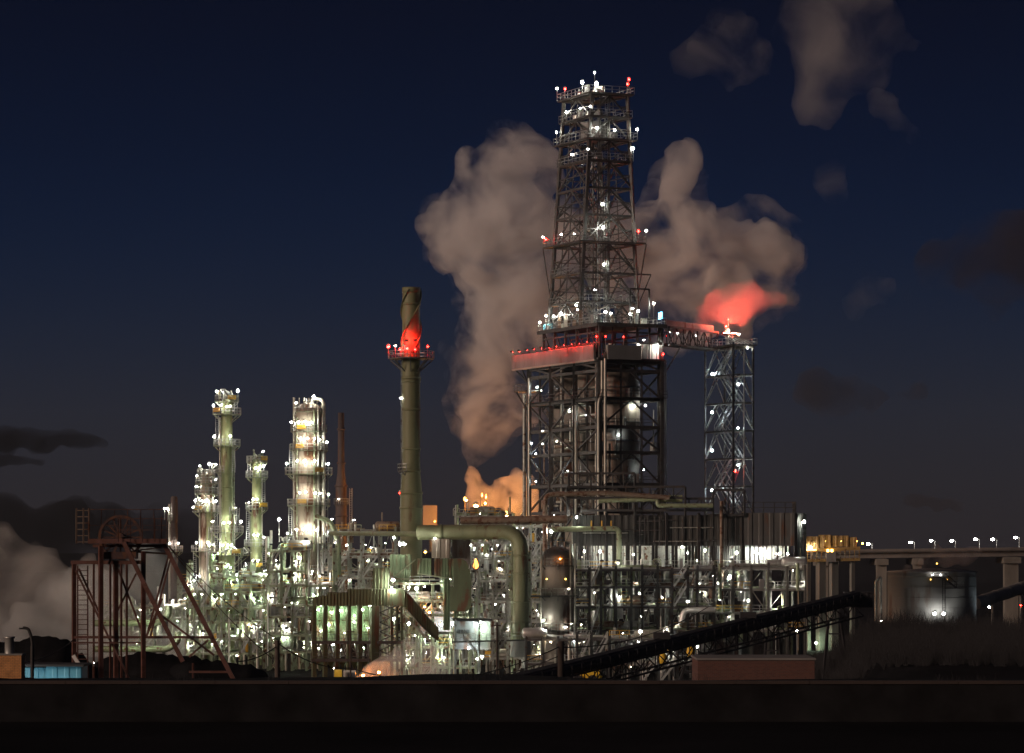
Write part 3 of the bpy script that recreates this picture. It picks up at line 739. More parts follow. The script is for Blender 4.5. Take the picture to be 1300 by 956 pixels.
r_, c_, s_ = column('distillation_column', 'twin-shelled short column crowded with white lamps at the far left of the group', 262, 575,
    [(866,8),(640,7.6),(604,7.2),(600,4),(599,1)], 'column_tan',
    [(604,11,0,360,None),(614,14,0,360,None),(627,15,0,360,None),(650,17,0,360,-120),(700,19,0,360,None),(745,20,0,360,-60)],
    [(604,-8,0,1.8,'soft',.2),(604,4,-.5,2.2,'white',.3),(614,-12,0,1.5,'white',.2),(614,12,0,.8,'soft',.18),(627,-13,0,1.4,'white',.22),(645,0,FR,1.2,'white',.27),(644,4,FR,1.2,'white',.27),(650,-14,0,2.2,'white',.27),(650,-17,0,.9,'white',.22),(650,12,0,2.0,'white',.26),(642,-4,FR,.9,'soft',.2),(700,-12,-1,1.6,'white',.22),(700,4,-2,1.6,'white',.28),(745,-8,-2,2.0,'white',.25),(745,9,-2,1.6,'soft',.25)],
    [(4,-1.15,866,640,.5,'column_green'),(-8.4,-.3,866,632,.14,'pipe_pale'),(8.8,-.3,866,620,.13,'pipe_green')], 23)
junk(r_, P(262,604,575), 8, 1.2, 4); junk(r_, P(262,650,573), 8, 2, 14)
r_, c_, s_ = column('fractionator_column', 'fat column ringed by brightly lit platforms, right of the green columns', 392, 545,
    [(866,14),(700,14),(690,19.5),(604,19.5),(598,19),(520,18),(513,10),(511,2)], 'column_tan',
    [(523,19.5,0,360,None),(548,23,0,360,-110),(572,24,0,360,-115),(602,30,0,360,-60),(642,27,0,360,-105),(690,31,0,360,None),(726,24,180,300,-110),(757,26,0,360,-60)],
    [(523,-16,0,1.6,'soft',.25),(523,7,-1.6,2.6,'white',.32),(541,-11,-3,.6,'white',.26),(541,-3,-3.2,.7,'white',.24),(541,5,-3.1,.6,'white',.27),(548,-22,0,1.7,'white',.24),
     (563,-9,-3,.8,'white',.3),(563,0,-3.3,.8,'soft',.3),(563,9,-3.1,.8,'white',.27),(563,15,-2.2,.6,'white',.22),(572,23,0,1.5,'white',.22),(590,-13,-3,.6,'white',.27),(590,-3,-3.3,.6,'white',.3),(590,9,-3,.6,'white',.3),(602,-28,0,1.9,'white',.24),(602,25,-.5,1.8,'white',.24),
     (630,-10,-3,.6,'soft',.24),(630,-2,-3.4,.7,'white',.3),(630,10,-3,.5,'white',.25),(630,16,-2.2,.5,'soft',.2),(642,25,0,2.0,'white',.25),(678,-14,-2.8,.8,'soft',.26),(678,-5,-3.4,.8,'white',.24),(678,3,-3.5,.8,'white',.34),(678,12,-3,.7,'white',.26),(690,27,-.5,1.8,'white',.22),(690,-27,-.5,1.8,'white',.22),(690,-38,.5,4.2,'white',.34),
     (714,-10,-2.5,.8,'white',.32),(742,-16,-2.5,.8,'white',.28),(742,-8,-3,.8,'white',.3),(752,8,-3,.8,'white',.3),(757,20,-2,1.5,'soft',.2)],
    [(-18.5,-1.2,866,505,.16,'pipe_pale'),(-14,-2.2,866,530,.13,'steel_green'),(8,-2.6,700,520,.16,'pipe_green'),(13,-2.2,866,515,.22,'pipe_pale'),(18.5,-1.3,866,530,.22,'insulation'),(21,-.3,720,575,.1,'galvanised'),(24,0,690,600,.1,'galvanised'),(-2,-2.9,866,690,.18,'pipe_pale'),(4,-2.4,866,695,.15,'pipe_brown'),(-9,-2.2,866,695,.2,'pipe_green')], 24)
for i in range(4): rod('dome_post', r_, P(374+i*6,523,543), P(374+i*6,505,543), .1, 'pipe_pale', 8)
pipe_run('overhead_line', r_, [P(396,513,545), P(396,507,545), P(411,507,544), P(411,690,543)], .32, 'pipe_pale', 12, 1.4)
pipe_run('overhead_line', r_, [P(400,655,541), P(420,662,541), P(430,690,541), P(430,730,541)], .42, 'pipe_green', 12, 1.0)
junk(r_, P(392,523,545), 10, 2.2, 5); junk(r_, P(360,690,541), 8, 2.5, 6); junk(r_, P(415,690,541), 6, 2.0, 16)
r_, c_, s_ = column('vent_stack', 'narrow tan vent pipe with a small lamp platform, left of the lit columns', 221, 620,
    [(866,4.6),(640,4.6),(632,4.2),(630,3)], 'stack_red', [(660,9,100,260,None),(700,11,0,360,None)], [(660,-9,0,2.2,'white',.3),(660,-12,0,2.2,'white',.3),(700,-5,-1,1.6,'soft',.2),(700,6,-1,1.6,'white',.2)], [(-5.5,0,866,640,.3,'pipe_pale')], 25)

# ------------------------------------------------------------------ chimneys
def big_stack():
    Y = 520; s = S(Y); c = P(522, HOR, Y); c.z = 0
    root = thing('chimney_stack', 'tall olive chimney stack with red-lit top and a ring platform', 'chimney', c)
    Z = lambda y: HC+(HOR-y)*s
    q = MB(); q.lathe(c, [(14*s, 2), (14*s, Z(626)), (11.4*s, Z(598)), (11.2*s, Z(372))], 32, False)
    q.lathe(c, [(11.2*s, Z(372)), (11.6*s, Z(372)), (11.6*s, Z(365)), (9.6*s, Z(365)), (9.6*s, Z(385))], 32, False)
    sh = q.build('shell', 'stack_olive', root); WORLD_OF[sh.name] = WORLD_OF[root.name]
    for y in (386, 480, 484, 570, 598, 626, 645, 520):
        r = (11.3 if y < 599 else 14)*s
        q = MB(); q.lathe(c, [(r, Z(y)-.2), (r+.12, Z(y)-.2), (r+.12, Z(y)+.2), (r, Z(y)+.2)], 32, False); q.build('band', 'stack_olive', sh)
    for k in range(3):                                            # helical strakes
        q = MB(); n = 30; vs_ = []
        for i in range(n+1):
            t = i/n; a = 2*math.pi*(k/3+t*.62)+.6; z = Z(448)+(Z(368)-Z(448))*t
            for r in (11.1*s, 13.6*s):
                for dz in (-.05, .05): vs_.append((c.x+r*math.cos(a), c.y+r*math.sin(a), z+dz))
        fs = [f for i in range(n) for f in ((i*4,i*4+2,i*4+6,i*4+4),(i*4+1,i*4+5,i*4+7,i*4+3),(i*4+2,i*4+3,i*4+7,i*4+6))]
        q.add(vs_, fs); q.build('strake', 'stack_olive', sh)
    ring_platform(root, c, Z(455), 11*s, 29*s, 0, 360, 'steel')
    ring_platform(root, c, Z(598), 11*s, 17*s, 110, 250, 'steel')
    for a in range(0, 360, 45):
        u = Vector((math.cos(math.radians(a)), math.sin(math.radians(a)), 0)); beam('bracket', root, c+u*27*s+UP*(Z(456)-.2), c+u*11*s+UP*Z(472), .14, .14, 'steel')
    ladder(root, c+Vector((-11.9*s,-.4,0))+UP*10, c+Vector((-11.9*s,-.4,0))+UP*Z(440), (.3,1,0), 'steel_pale')
    lamp(root, P(493,455,Y), 2.0, 'red', .36, name='red_lamp'); lamp(root, P(543,455,Y), 2.0, 'red', .22, name='red_lamp')
    lamp(root, P(517,455,Y-2.6), 1.7, 'red', .30, name='red_lamp'); lamp(root, P(527,455,Y-2.6), 1.5, 'red', .26, name='red_lamp'); lamp(root, P(508,455,Y-1.2), 1.5, 'red', .24, name='red_lamp')
    for x in (516, 527): flood(root, P(x,432,Y-2.6), (0,1,.12), 'wash', .5, .3, name='red_floodlight')
    lamp(root, P(502,455,Y-.6), 2.1, 'soft', .18); lamp(root, P(509,515,Y-.3), 1.3, 'soft', .2)
    lamp(root, P(508,630,Y-.3), .6, 'red', .28, name='red_lamp')
big_stack()
def thin_stack():
    Y = 640; s = S(Y); c = P(433, HOR, Y); c.z = 0
    root = thing('chimney_stack', 'narrow rusty red chimney stack stepping wider below, behind the fat column', 'chimney', c)
    Z = lambda y: HC+(HOR-y)*s
    q = MB(); q.lathe(c, [(7*s, 0), (7*s, Z(617)), (4.6*s, Z(600)), (4.2*s, Z(588)), (3.8*s, Z(524)), (3.0*s, Z(524)), (3.0*s, Z(530))], 24, False)
    sh = q.build('shell', 'stack_red', root); WORLD_OF[sh.name] = WORLD_OF[root.name]
    for y in (588, 617, 640, 655, 545):
        r = 7.1*s if y > 610 else 4.4*s
        q = MB(); q.lathe(c, [(r, Z(y)-.2), (r+.15, Z(y)-.2), (r+.15, Z(y)+.2), (r, Z(y)+.2)], 24, False); q.build('band', 'stack_red', sh)
    ring_platform(root, c, Z(640), 7*s, 9*s, 180, 360, 'steel')
    ladder(root, c+Vector((2,-1.1,Z(680))), c+Vector((2,-1.1,Z(620))), (1,0,0))
    lamp(root, P(430,639,Y-1.5), .9, 'soft', .12)
thin_stack()

# ------------------------------------------------------------------ steel process racks full of piping
def rack(label, x0, x1, yt, yb, Y, depth, nx, nl, seed, nlamp, steel='steel_green', pal=('pipe_pale','pipe_green','insulation','steel_pale'), kinds=('white','white','soft','green'), name='process_rack', dens=1.0, lamp_r=(.07,.2), vess=5, zt_jit=0.):
    rnd = random.Random(seed); s = S(Y)
    X0 = (x0-650)*s; X1 = (x1-650)*s; zt = HC+(HOR-yt)*s; zb = max(0., HC+(HOR-yb)*s)
    root = thing(name, label, 'process unit', Vector(((X0+X1)/2, Y+depth/2, 0)))
    xs = [X0+(X1-X0)*(i+(rnd.uniform(-.18,.18) if 0 < i < nx else 0))/nx for i in range(nx+1)]
    zs = [zb+(zt-zb)*(i+(rnd.uniform(-.2,.2) if i < nl else 0))/nl for i in range(1, nl+1)]
    hs = [rnd.choice((nl, nl, max(1,nl-1), max(1,nl-2)) if zt_jit else (nl,)) for _ in xs]       # how many storeys each bay reaches
    rows = (0, depth*.5, depth)
    for x, h in zip(xs, hs):
        for d in rows: beam('post', root, (x,Y+d,0), (x,Y+d,zs[h-1]+(rnd.uniform(0,1.2))), .32, .32, steel, 'ibeam')
    for j, z in enumerate(zs):
        for i in range(nx):
            if min(hs[i], hs[i+1]) <= j: continue
            for d in rows: beam('beam', root, (xs[i]+.17,Y+d,z), (xs[i+1]-.17,Y+d,z), .22, .34, steel)
            if rnd.random() < .55:
                z_ = zs[j-1] if j else zb
                a, b = (xs[i]+.2, xs[i+1]-.2) if rnd.random() < .5 else (xs[i+1]-.2, xs[i]+.2)
                d = rnd.choice(rows)
                if rnd.random() < .5: beam('brace', root, (a,Y+d,z_+.2), (b,Y+d,z-.2), .16, .16, steel)
                else:
                    mx_ = (a+b)/2; beam('brace', root, (a,Y+d,z_+.2), (mx_,Y+d,z-.2), .15, .15, steel); beam('brace', root, (b,Y+d,z_+.2), (mx_,Y+d,z-.2), .15, .15, steel)
            if rnd.random() < .6:
                q = MB(); q.box(((xs[i]+xs[i+1])/2, Y+depth*.27, z+.2), xs[i+1]-xs[i]-.1, depth*.5, .06); q.build('deck', 'galvanised', root)
                railing(root, [(xs[i],Y+.02-.1,z+.23), (xs[i+1],Y-.1,z+.23)], rnd.choice(('galvanised','galvanised','steel_green','rail_yellow')) )
            if rnd.random() < .22:
                z_ = zs[j-1] if j else zb
                stair(root, (xs[i]+.3,Y-.5,z_+.2), (xs[i+1]-.3,Y-.5,z+.2), (0,1,0), .8)
        for i, x in enumerate(xs):
            if hs[i] > j: beam('beam', root, (x,Y+.17,z), (x,Y+depth-.17,z), .2, .3, steel)
        # pipe runs lying along this storey
        for k in range(int(5*dens)):
            i0 = rnd.randrange(0, nx); i1 = rnd.randrange(i0+1, nx+1)
            if min(hs[i0:i1+1]) <= j: continue
            r = rnd.choice((.07,.1,.13,.18,.25,.32)); d = rnd.uniform(.1, depth-.3); zz = z+.2+r
            if rnd.random() < .45: rod('pipe', root, (xs[i0]-.3,Y+d,zz), (xs[i1]+.3,Y+d,zz), r, rnd.choice(pal), 8)
            else:
                dz = rnd.choice((-1,1))*rnd.uniform(1.0, 3.4)
                pipe_run('pipe', root, [(xs[i0]+.4,Y+d,zz+dz), (xs[i0]+.4,Y+d,zz), (xs[i1]-.4,Y+d,zz), (xs[i1]-.4,Y+d,zz-dz*rnd.choice((-1,1)))], r*.8, rnd.choice(pal), 8)
        # pumps, valves, exchangers standing on this storey
        for k in range(int(4*dens)):
            i = rnd.randrange(nx); x = rnd.uniform(xs[i], xs[i+1]); d = rnd.uniform(.2, depth*.5); h = rnd.uniform(.5, 1.7)
            if min(hs[i], hs[i+1]) <= j: continue
            t = rnd.random()
            if t < .35: rod('small_vessel', root, (x,Y+d,z+.2), (x,Y+d,z+.2+h), rnd.uniform(.15,.5), rnd.choice(pal), 12)
            elif t < .7: box('equipment_box', root, (x,Y+d,z+.2+h/2), rnd.uniform(.3,1.1), rnd.uniform(.3,.9), h, rnd.choice(('cladding_grey','steel_pale','pipe_green','pipe_brown','rail_yellow')))
            else: pipe_run('pipe_loop', root, [(x-.6,Y+d,z+.2), (x-.6,Y+d,z+.2+h), (x+.6,Y+d,z+.2+h), (x+.6,Y+d,z+.2)], rnd.uniform(.06,.14), rnd.choice(pal), 8, .35)
    for k in range(int(nx*2.6*dens)):                         # risers
        x = rnd.uniform(X0, X1); j = rnd.randrange(nl); z1_ = zs[j]+rnd.uniform(-.5, 2.2); z0_ = max(0, z1_-rnd.uniform(4, (zt-zb)))
        d = rnd.uniform(-.35, depth*.6)
        rod('riser', root, (x,Y+d,z0_), (x,Y+d,z1_), rnd.choice((.07,.1,.14,.2,.28)), rnd.choice(pal), 8)
    for k in range(vess):                                     # horizontal drums and heat exchangers
        j = rnd.randrange(nl); i = rnd.randrange(nx); L = rnd.uniform(2.2, 4.5); r = rnd.uniform(.45, .95)
        if min(hs[i], hs[min(nx,i+1)]) <= j: continue
        x = (xs[i]+xs[i+1])/2; d = rnd.uniform(.4, depth*.6)
        capsule('drum', root, (x-L/2,Y+d,zs[j]+.2+r), (x+L/2,Y+d,zs[j]+.2+r), r, rnd.choice(pal))
    for k in range(nlamp):
        j = rnd.randrange(nl); i = rnd.randrange(nx)
        if min(hs[i], hs[i+1]) <= j: j = min(hs[i], hs[i+1])-1
        x = rnd.uniform(xs[i], xs[i+1]); d = rnd.choice((-.3, -.2, depth*.3, depth*.55)); z = zs[j]+.2
        if rnd.random() < .75:                                # vessel or pipe added behind the lamp to catch its light
            v = rnd.uniform(.25,.55); dx = rnd.uniform(-.5,.5)
            if rnd.random() < .6: rod('light_catch_vessel', root, (x+dx,Y+d+.6+v,zs[j]-1.8), (x+dx,Y+d+.6+v,zs[j]+rnd.uniform(.4,2.6)), v, rnd.choice(pal), 12)
            else: rod('light_catch_pipe', root, (x-1.4,Y+d+.5+v,zs[j]+rnd.uniform(-.8,1.2)), (x+1.4,Y+d+.5+v,zs[j]+.3), v*.6, rnd.choice(pal), 10)
        if rnd.random() < .38: flood(root, (x,Y+d-.3,z+rnd.uniform(.8,2.0)), (rnd.uniform(-.5,.5),1,rnd.uniform(-.6,.1)), rnd.choice(kinds), rnd.uniform(.35,.6), .25)
        elif rnd.random() < .45: lamp(root, (x,Y+d,zs[j]-.5), .0+.2, rnd.choice(kinds+('dim','warm','dim')), lamp_r[0]+(lamp_r[1]-lamp_r[0])*rnd.random()**2.2, name='ceiling_lamp')
        else: lamp(root, (x,Y+d,z), rnd.uniform(1.4,2.4), rnd.choice(kinds+('dim','warm','dim')), lamp_r[0]+(lamp_r[1]-lamp_r[0])*rnd.random()**2.2, arm=(rnd.choice((0,0,.4,-.4)),0))
    return root, xs, zs

rack('pale green process rack below the slim green columns, thick with lamps', 238, 350, 716, 862, 542, 8, 7, 7, 41, 58, zt_jit=1, vess=7, dens=1.2, kinds=('white','white','green','green','soft'))
rack('piping rack wrapped round the foot of the fat column', 340, 424, 700, 862, 533, 7, 5, 7, 42, 40, zt_jit=1, vess=4, dens=1.2)
rack('tan steel frame with cross bracing behind the dust collector', 400, 502, 676, 800, 562, 9, 5, 4, 43, 15, steel='steel_pale', pal=('pipe_pale','insulation','pipe_brown','steel_pale'), vess=5)
rack('brightly lit process rack right of the large bent duct pipe and left of it', 592, 692, 668, 862, 522, 9, 6, 8, 44, 50, steel='steel_pale', kinds=('white','white','white','soft'), vess=8, dens=1.2)
rack('lit pipe rack behind the domed brown vessel', 668, 768, 672, 862, 538, 8, 6, 8, 45, 22, steel='steel', pal=('pipe_pale','insulation','pipe_brown','steel_pale'), kinds=('white','soft','soft'), vess=5)
rack('long dim process rack under the dark coke building', 728, 906, 724, 850, 508, 9, 10, 5, 46, 20, steel='steel', pal=('pipe_brown','steel_pale','pipe_green','insulation'), kinds=('soft','soft','white'), vess=8, lamp_r=(.07,.16))
rack('open concrete-grey rack at the right end of the coke building', 886, 1022, 722, 826, 512, 9, 6, 4, 47, 12, steel='concrete', pal=('steel_pale','insulation','pipe_green'), kinds=('soft','white'), vess=4, lamp_r=(.07,.16))
rack('low green pipe rack half hidden by steam behind the headframe', 130, 250, 772, 862, 570, 8, 7, 4, 48, 16, vess=6, dens=1.1, kinds=('green','white','soft'))
rack('green-lit lower rack under the fired heater', 486, 604, 764, 864, 492, 8, 7, 5, 49, 20, kinds=('green','white','soft'), vess=3)
rack('low lit piping along the ground below the conveyor', 668, 880, 812, 866, 470, 6, 10, 2, 50, 15, steel='steel', pal=('insulation','pipe_pale','steel_pale'), kinds=('white','cool','soft'), vess=4, lamp_r=(.08,.18))
rack('small far piping deck on the skyline beside the flare', 578, 650, 656, 700, 600, 6, 5, 2, 51, 8, steel='steel_pale', kinds=('white','soft'), vess=2, lamp_r=(.1,.22))

# ------------------------------------------------------------------ big bent duct pipe
def big_duct():
    Y = 488; s = S(Y)
    root = thing('duct_pipe', 'large olive green duct pipe bending down from the chimney', 'pipe', P(661, 860, Y))
    pts = elbow_path([P(531,676,Y+4), P(661,675,Y), P(661,812,Y)], 24*s)
    q = MB(); q.tube(pts, [9.5*s]*(len(pts)-1)+[11*s], 24); d = q.build('duct', 'duct_olive', root); WORLD_OF[d.name] = WORLD_OF[root.name]
    for y in (705, 728, 764, 790):
        q = MB(); r = 9.6+(y-700)/120*1.4; q.lathe(P(661,y,Y), [(r*s, -.12), (r*s+.14, -.12), (r*s+.14, .12), (r*s, .12)], 24, False); q.build('flange', 'duct_olive', d)
    for x in (560, 590, 620):
        q = MB(); q.tube([P(x-1,676,Y+3), P(x+1,676,Y+3)], 9.5*s+.14, 24); q.build('flange', 'duct_olive', d)
    for x in (650, 672):
        beam('support', root, P(x,700,Y+1.6), P(x,866,Y+1.6), .3, .3, 'steel_green')
    q = MB(); q.lathe(P(661,830,Y), [(13*s, -.5), (13*s, 2.0)], 20); q.build('footing', 'concrete', root)
    q = MB(); q.tube([P(420,677,Y+40), P(534,678,Y+10)], 3.4*s, 14); q.build('branch_pipe', 'duct_olive', root)
    q = MB(); q.tube([P(585,661,Y+14), P(720,659,Y+12)], 5.0*s, 16); q.build('branch_pipe', 'pipe_brown', root)
big_duct()
def domed_vessel():
    Y = 500; s = S(Y); c = P(708, HOR, Y); c.z = 0
    root = thing('domed_vessel', 'fat brown domed vessel with ring decks right of the large bent duct', 'vessel', c)
    Z = lambda y: HC+(HOR-y)*s
    q = MB(); q.lathe(c, [(19*s, 2), (19*s, Z(800)), (20*s, Z(798)), (20*s, Z(718)), (19.5*s, Z(706)), (16*s, Z(699)), (9*s, Z(695)), (1*s, Z(694))], 32)
    q.build('shell', 'drum_brown', root)
    for y, r, a0, a1 in ((718,24,0,360),(756,26,0,360),(800,26,0,360)): ring_platform(root, c, Z(y), 19.5*s, r*s, a0, a1, 'steel', 'steel_pale')
    q = MB(); q.box(c+Vector((-3.0,-2.0,Z(757))), 3.6, 2.4, .3); q.build('balcony', 'steel_dark', root)
    for dx in (-14, 10): lamp(root, P(708+dx,738,Y-3.4), .4, 'amber', .16, name='deck_lamp')
    lamp(root, P(711,712,Y-3), .3, 'orange', .10, name='deck_lamp'); lamp(root, P(722,752,Y-2.8), .6, 'soft', .14); lamp(root, P(690,797,Y-3), 1.2, 'white', .22); lamp(root, P(718,798,Y-3), .3, 'soft', .2)
    for dx in (-8, 0, 9): rod('nozzle', root, P(708+dx,699,Y), P(708+dx,688,Y), .2, 'pipe_brown')
    for dx in (-21, 22, 16): rod('riser', root, P(708+dx,866,Y-1.5), P(708+dx,690,Y-1.5), .16, 'pipe_pale', 8)
    junk(root, P(708,718,Y-2.6), 6, 2.4, 9, ('steel','pipe_brown','steel_pale'))
domed_vessel()

rack('far rack glimpsed between the slim green columns', 226, 350, 738, 862, 606, 6, 8, 6, 61, 30, kinds=('white','green','soft'), vess=4, zt_jit=1)
rack('far pale rack seen through the gap right of the fat column', 405, 500, 706, 862, 604, 6, 6, 6, 62, 24, steel='steel_pale', vess=4)
rack('far rack seen below the long horizontal duct', 560, 700, 690, 862, 560, 6, 8, 7, 63, 34, steel='steel_pale', vess=4, kinds=('white','soft','white','green'))
rack('far rack behind the long dim process rack', 728, 900, 735, 862, 545, 5, 10, 5, 64, 16, steel='steel_pale', vess=3, kinds=('soft','white'), lamp_r=(.07,.16))
# ------------------------------------------------------------------ ribbed sheet walls
def ribbed(name, root, p0, p1, z0, z1, m, pitch=.6, dep=.12, thick=.1):
    "a sheet wall from p0 to p1 with raised ribs"
    p0 = Vector((p0[0],p0[1],0)); p1 = Vector((p1[0],p1[1],0)); d = (p1-p0); L = d.length; u = d/L; nrm = Vector((u.y,-u.x,0))
    n = max(1, int(L/pitch)); poly = []
    for i in range(n):
        a = L*i/n; b = L*(i+1)/n; w = b-a
        for t, k in ((0,0),(.5,0),(.6,1),(.9,1)): poly.append(p0+u*(a+w*t)+nrm*dep*k)
    poly.append(p1); poly += [p1-nrm*thick, p0-nrm*thick]
    q = MB(); q.prism([(v.x,v.y) for v in poly], z0, z1); return q.build(name, m, root)
def dust_collector():
    Y = 468; s = S(Y)
    root = thing('dust_collector', 'green dust collector with ribbed roof casings and tall open bays in front', 'dust collector', P(450, 866, Y))
    Z = lambda y: HC+(HOR-y)*s
    X = lambda x: (x-650)*s
    D = 7.0
    # stepped roof casings
    for x0, x1, yt in ((397,408,758),(408,416,756),(416,441,752),(441,473,748),(473,497,748)):
        ribbed('casing', root, (X(x0),Y), (X(x1)-.03,Y), Z(769), Z(yt), 'cladding_dark', .42, .1, D)
    ribbed('tower_casing', root, (X(473),Y+.6), (X(494),Y+.6), Z(747.5), Z(721), 'cladding_dark', .45, .1, 2.6)
    # sloping duct to the right
    q = MB()
    prof = [(497,748,769),(508,747,769),(514,748.5,771),(545,786,806),(556,798,814)]
    for (xa,ta,ba),(xb,tb,bb) in zip(prof, prof[1:]):
        q.add([(X(xa),Y-.2,Z(ba)),(X(xb),Y-.2,Z(bb)),(X(xb),Y-.2,Z(tb)),(X(xa),Y-.2,Z(ta)),(X(xa),Y+3,Z(ba)),(X(xb),Y+3,Z(bb)),(X(xb),Y+3,Z(tb)),(X(xa),Y+3,Z(ta))],
              [(0,1,2,3),(7,6,5,4),(0,4,5,1),(3,2,6,7)])
    du = q.build('sloping_duct', 'cladding_dark', root); WORLD_OF[du.name] = WORLD_OF[root.name]
    for i in range(11):
        t = i/10; x = 514+31*t; yt = 748.5+37.5*t; yb = 771+35*t
        q = MB(); q.bar((X(x),Y-.26,Z(yb)), (X(x),Y-.26,Z(yt)), .12, .1); q.build('rib', 'cladding_dark', du)
    stair(root, (X(512),Y-1.0,Z(780)), (X(547),Y-1.0,Z(815)), (0,1,0), .9, 'steel_pale')
    # bays
    xs = [397.5, 411.5, 427, 441.5, 455.5]
    for i, x in enumerate(xs):
        beam('bay_post', root, (X(x+1),Y+.2,0), (X(x+1),Y+.2,Z(769)), .6, .5, 'cladding_dark')
        q = MB(); q.box((X(x+7),Y+2.6,(Z(770)+Z(814))/2), 10.5*s, .2, Z(770)-Z(814)); q.build('bay_panel', 'cladding_green', root)
        for y in (788, 803): beam('bay_rail', root, (X(x+2),Y+.9,Z(y)), (X(x+13),Y+.9,Z(y)), .1, .16, 'steel_green')
        ladder(root, (X(x+9),Y+1.6,Z(814)), (X(x+9),Y+1.6,Z(774)), (1,0,0), 'steel_green')
        beam('brace', root, (X(x+2),Y+.6,Z(838)), (X(x+6.5),Y+.6,Z(817)), .16, .16, 'steel'); beam('brace', root, (X(x+12),Y+.6,Z(838)), (X(x+6.5),Y+.6,Z(817)), .16, .16, 'steel')
        lamp(root, (X(x+(6,9,5,8,4)[i]),Y+1.3,Z((771,775,772,779,771)[i])-.5), .2, 'green', (.19,.13,.2,.12,.17)[i], name='bay_lamp')
        lamp(root, (X(x+(9,5,10,7,11)[i]),Y+1.7,Z((808,800,810,796,804)[i])), .8, ('white','green','soft','white','green')[i], .17, name='bay_lamp')
        lamp(root, (X(x+(6,10,4,8,5)[i]),Y+2.6,Z((834,829,836,827,833)[i])), 1.2, ('white','soft','cool','white','green')[i], .17, name='bay_lamp')
        q = MB(); a = [(X(x+3),Y+1,Z(838)),(X(x+12),Y+1,Z(838)),(X(x+12),Y+4,Z(838)),(X(x+3),Y+4,Z(838))]; t_ = Vector((X(x+7.5),Y+2.5,Z(853)))
        q.add(a+[t_], [(3,2,1,0)][:0]+[(0,1,4),(1,2,4),(2,3,4),(3,0,4),(0,3,2,1)]); q.build('hopper', 'cladding_green', root)
    beam('main_post', root, (X(475),Y-.1,0), (X(475),Y-.1,Z(769.5)), 1.2, 1.0, 'cladding_dark')
    for x in (497, 504, 510): beam('main_post', root, (X(x),Y+.2,0), (X(x),Y+.2,Z(770)), .3, .3, 'cladding_dark')
    for i in range(6):
        y0 = 838-i*12; beam('brace', root, (X(482),Y,Z(y0)), (X(509),Y,Z(y0-12)), .16, .16, 'steel'); beam('brace', root, (X(509),Y+.3,Z(y0)), (X(482),Y+.3,Z(y0-12)), .16, .16, 'steel')
    for y in (815.5, 838): beam('long_beam', root, (X(396),Y-.3,Z(y)), (X(512),Y-.3,Z(y)), .3, .45, 'steel_dark')
    railing(root, [(X(396),Y-.6,Z(838)), (X(512),Y-.6,Z(838))], 'steel'); railing(root, [(X(396),Y-.5,Z(815)), (X(470),Y-.5,Z(815))], 'steel')
    lamp(root, P(497,746,Y-.5), -.2, 'white', .3); lamp(root, P(499,744,Y-.5), 1.0, 'white', .36)
    lamp(root, P(470,769,Y+5.5), .2, 'white', .3); lamp(root, P(519,796,Y+3.6), .6, 'white', .3); lamp(root, P(500,790,Y+4.6), .6, 'white', .3)
dust_collector()

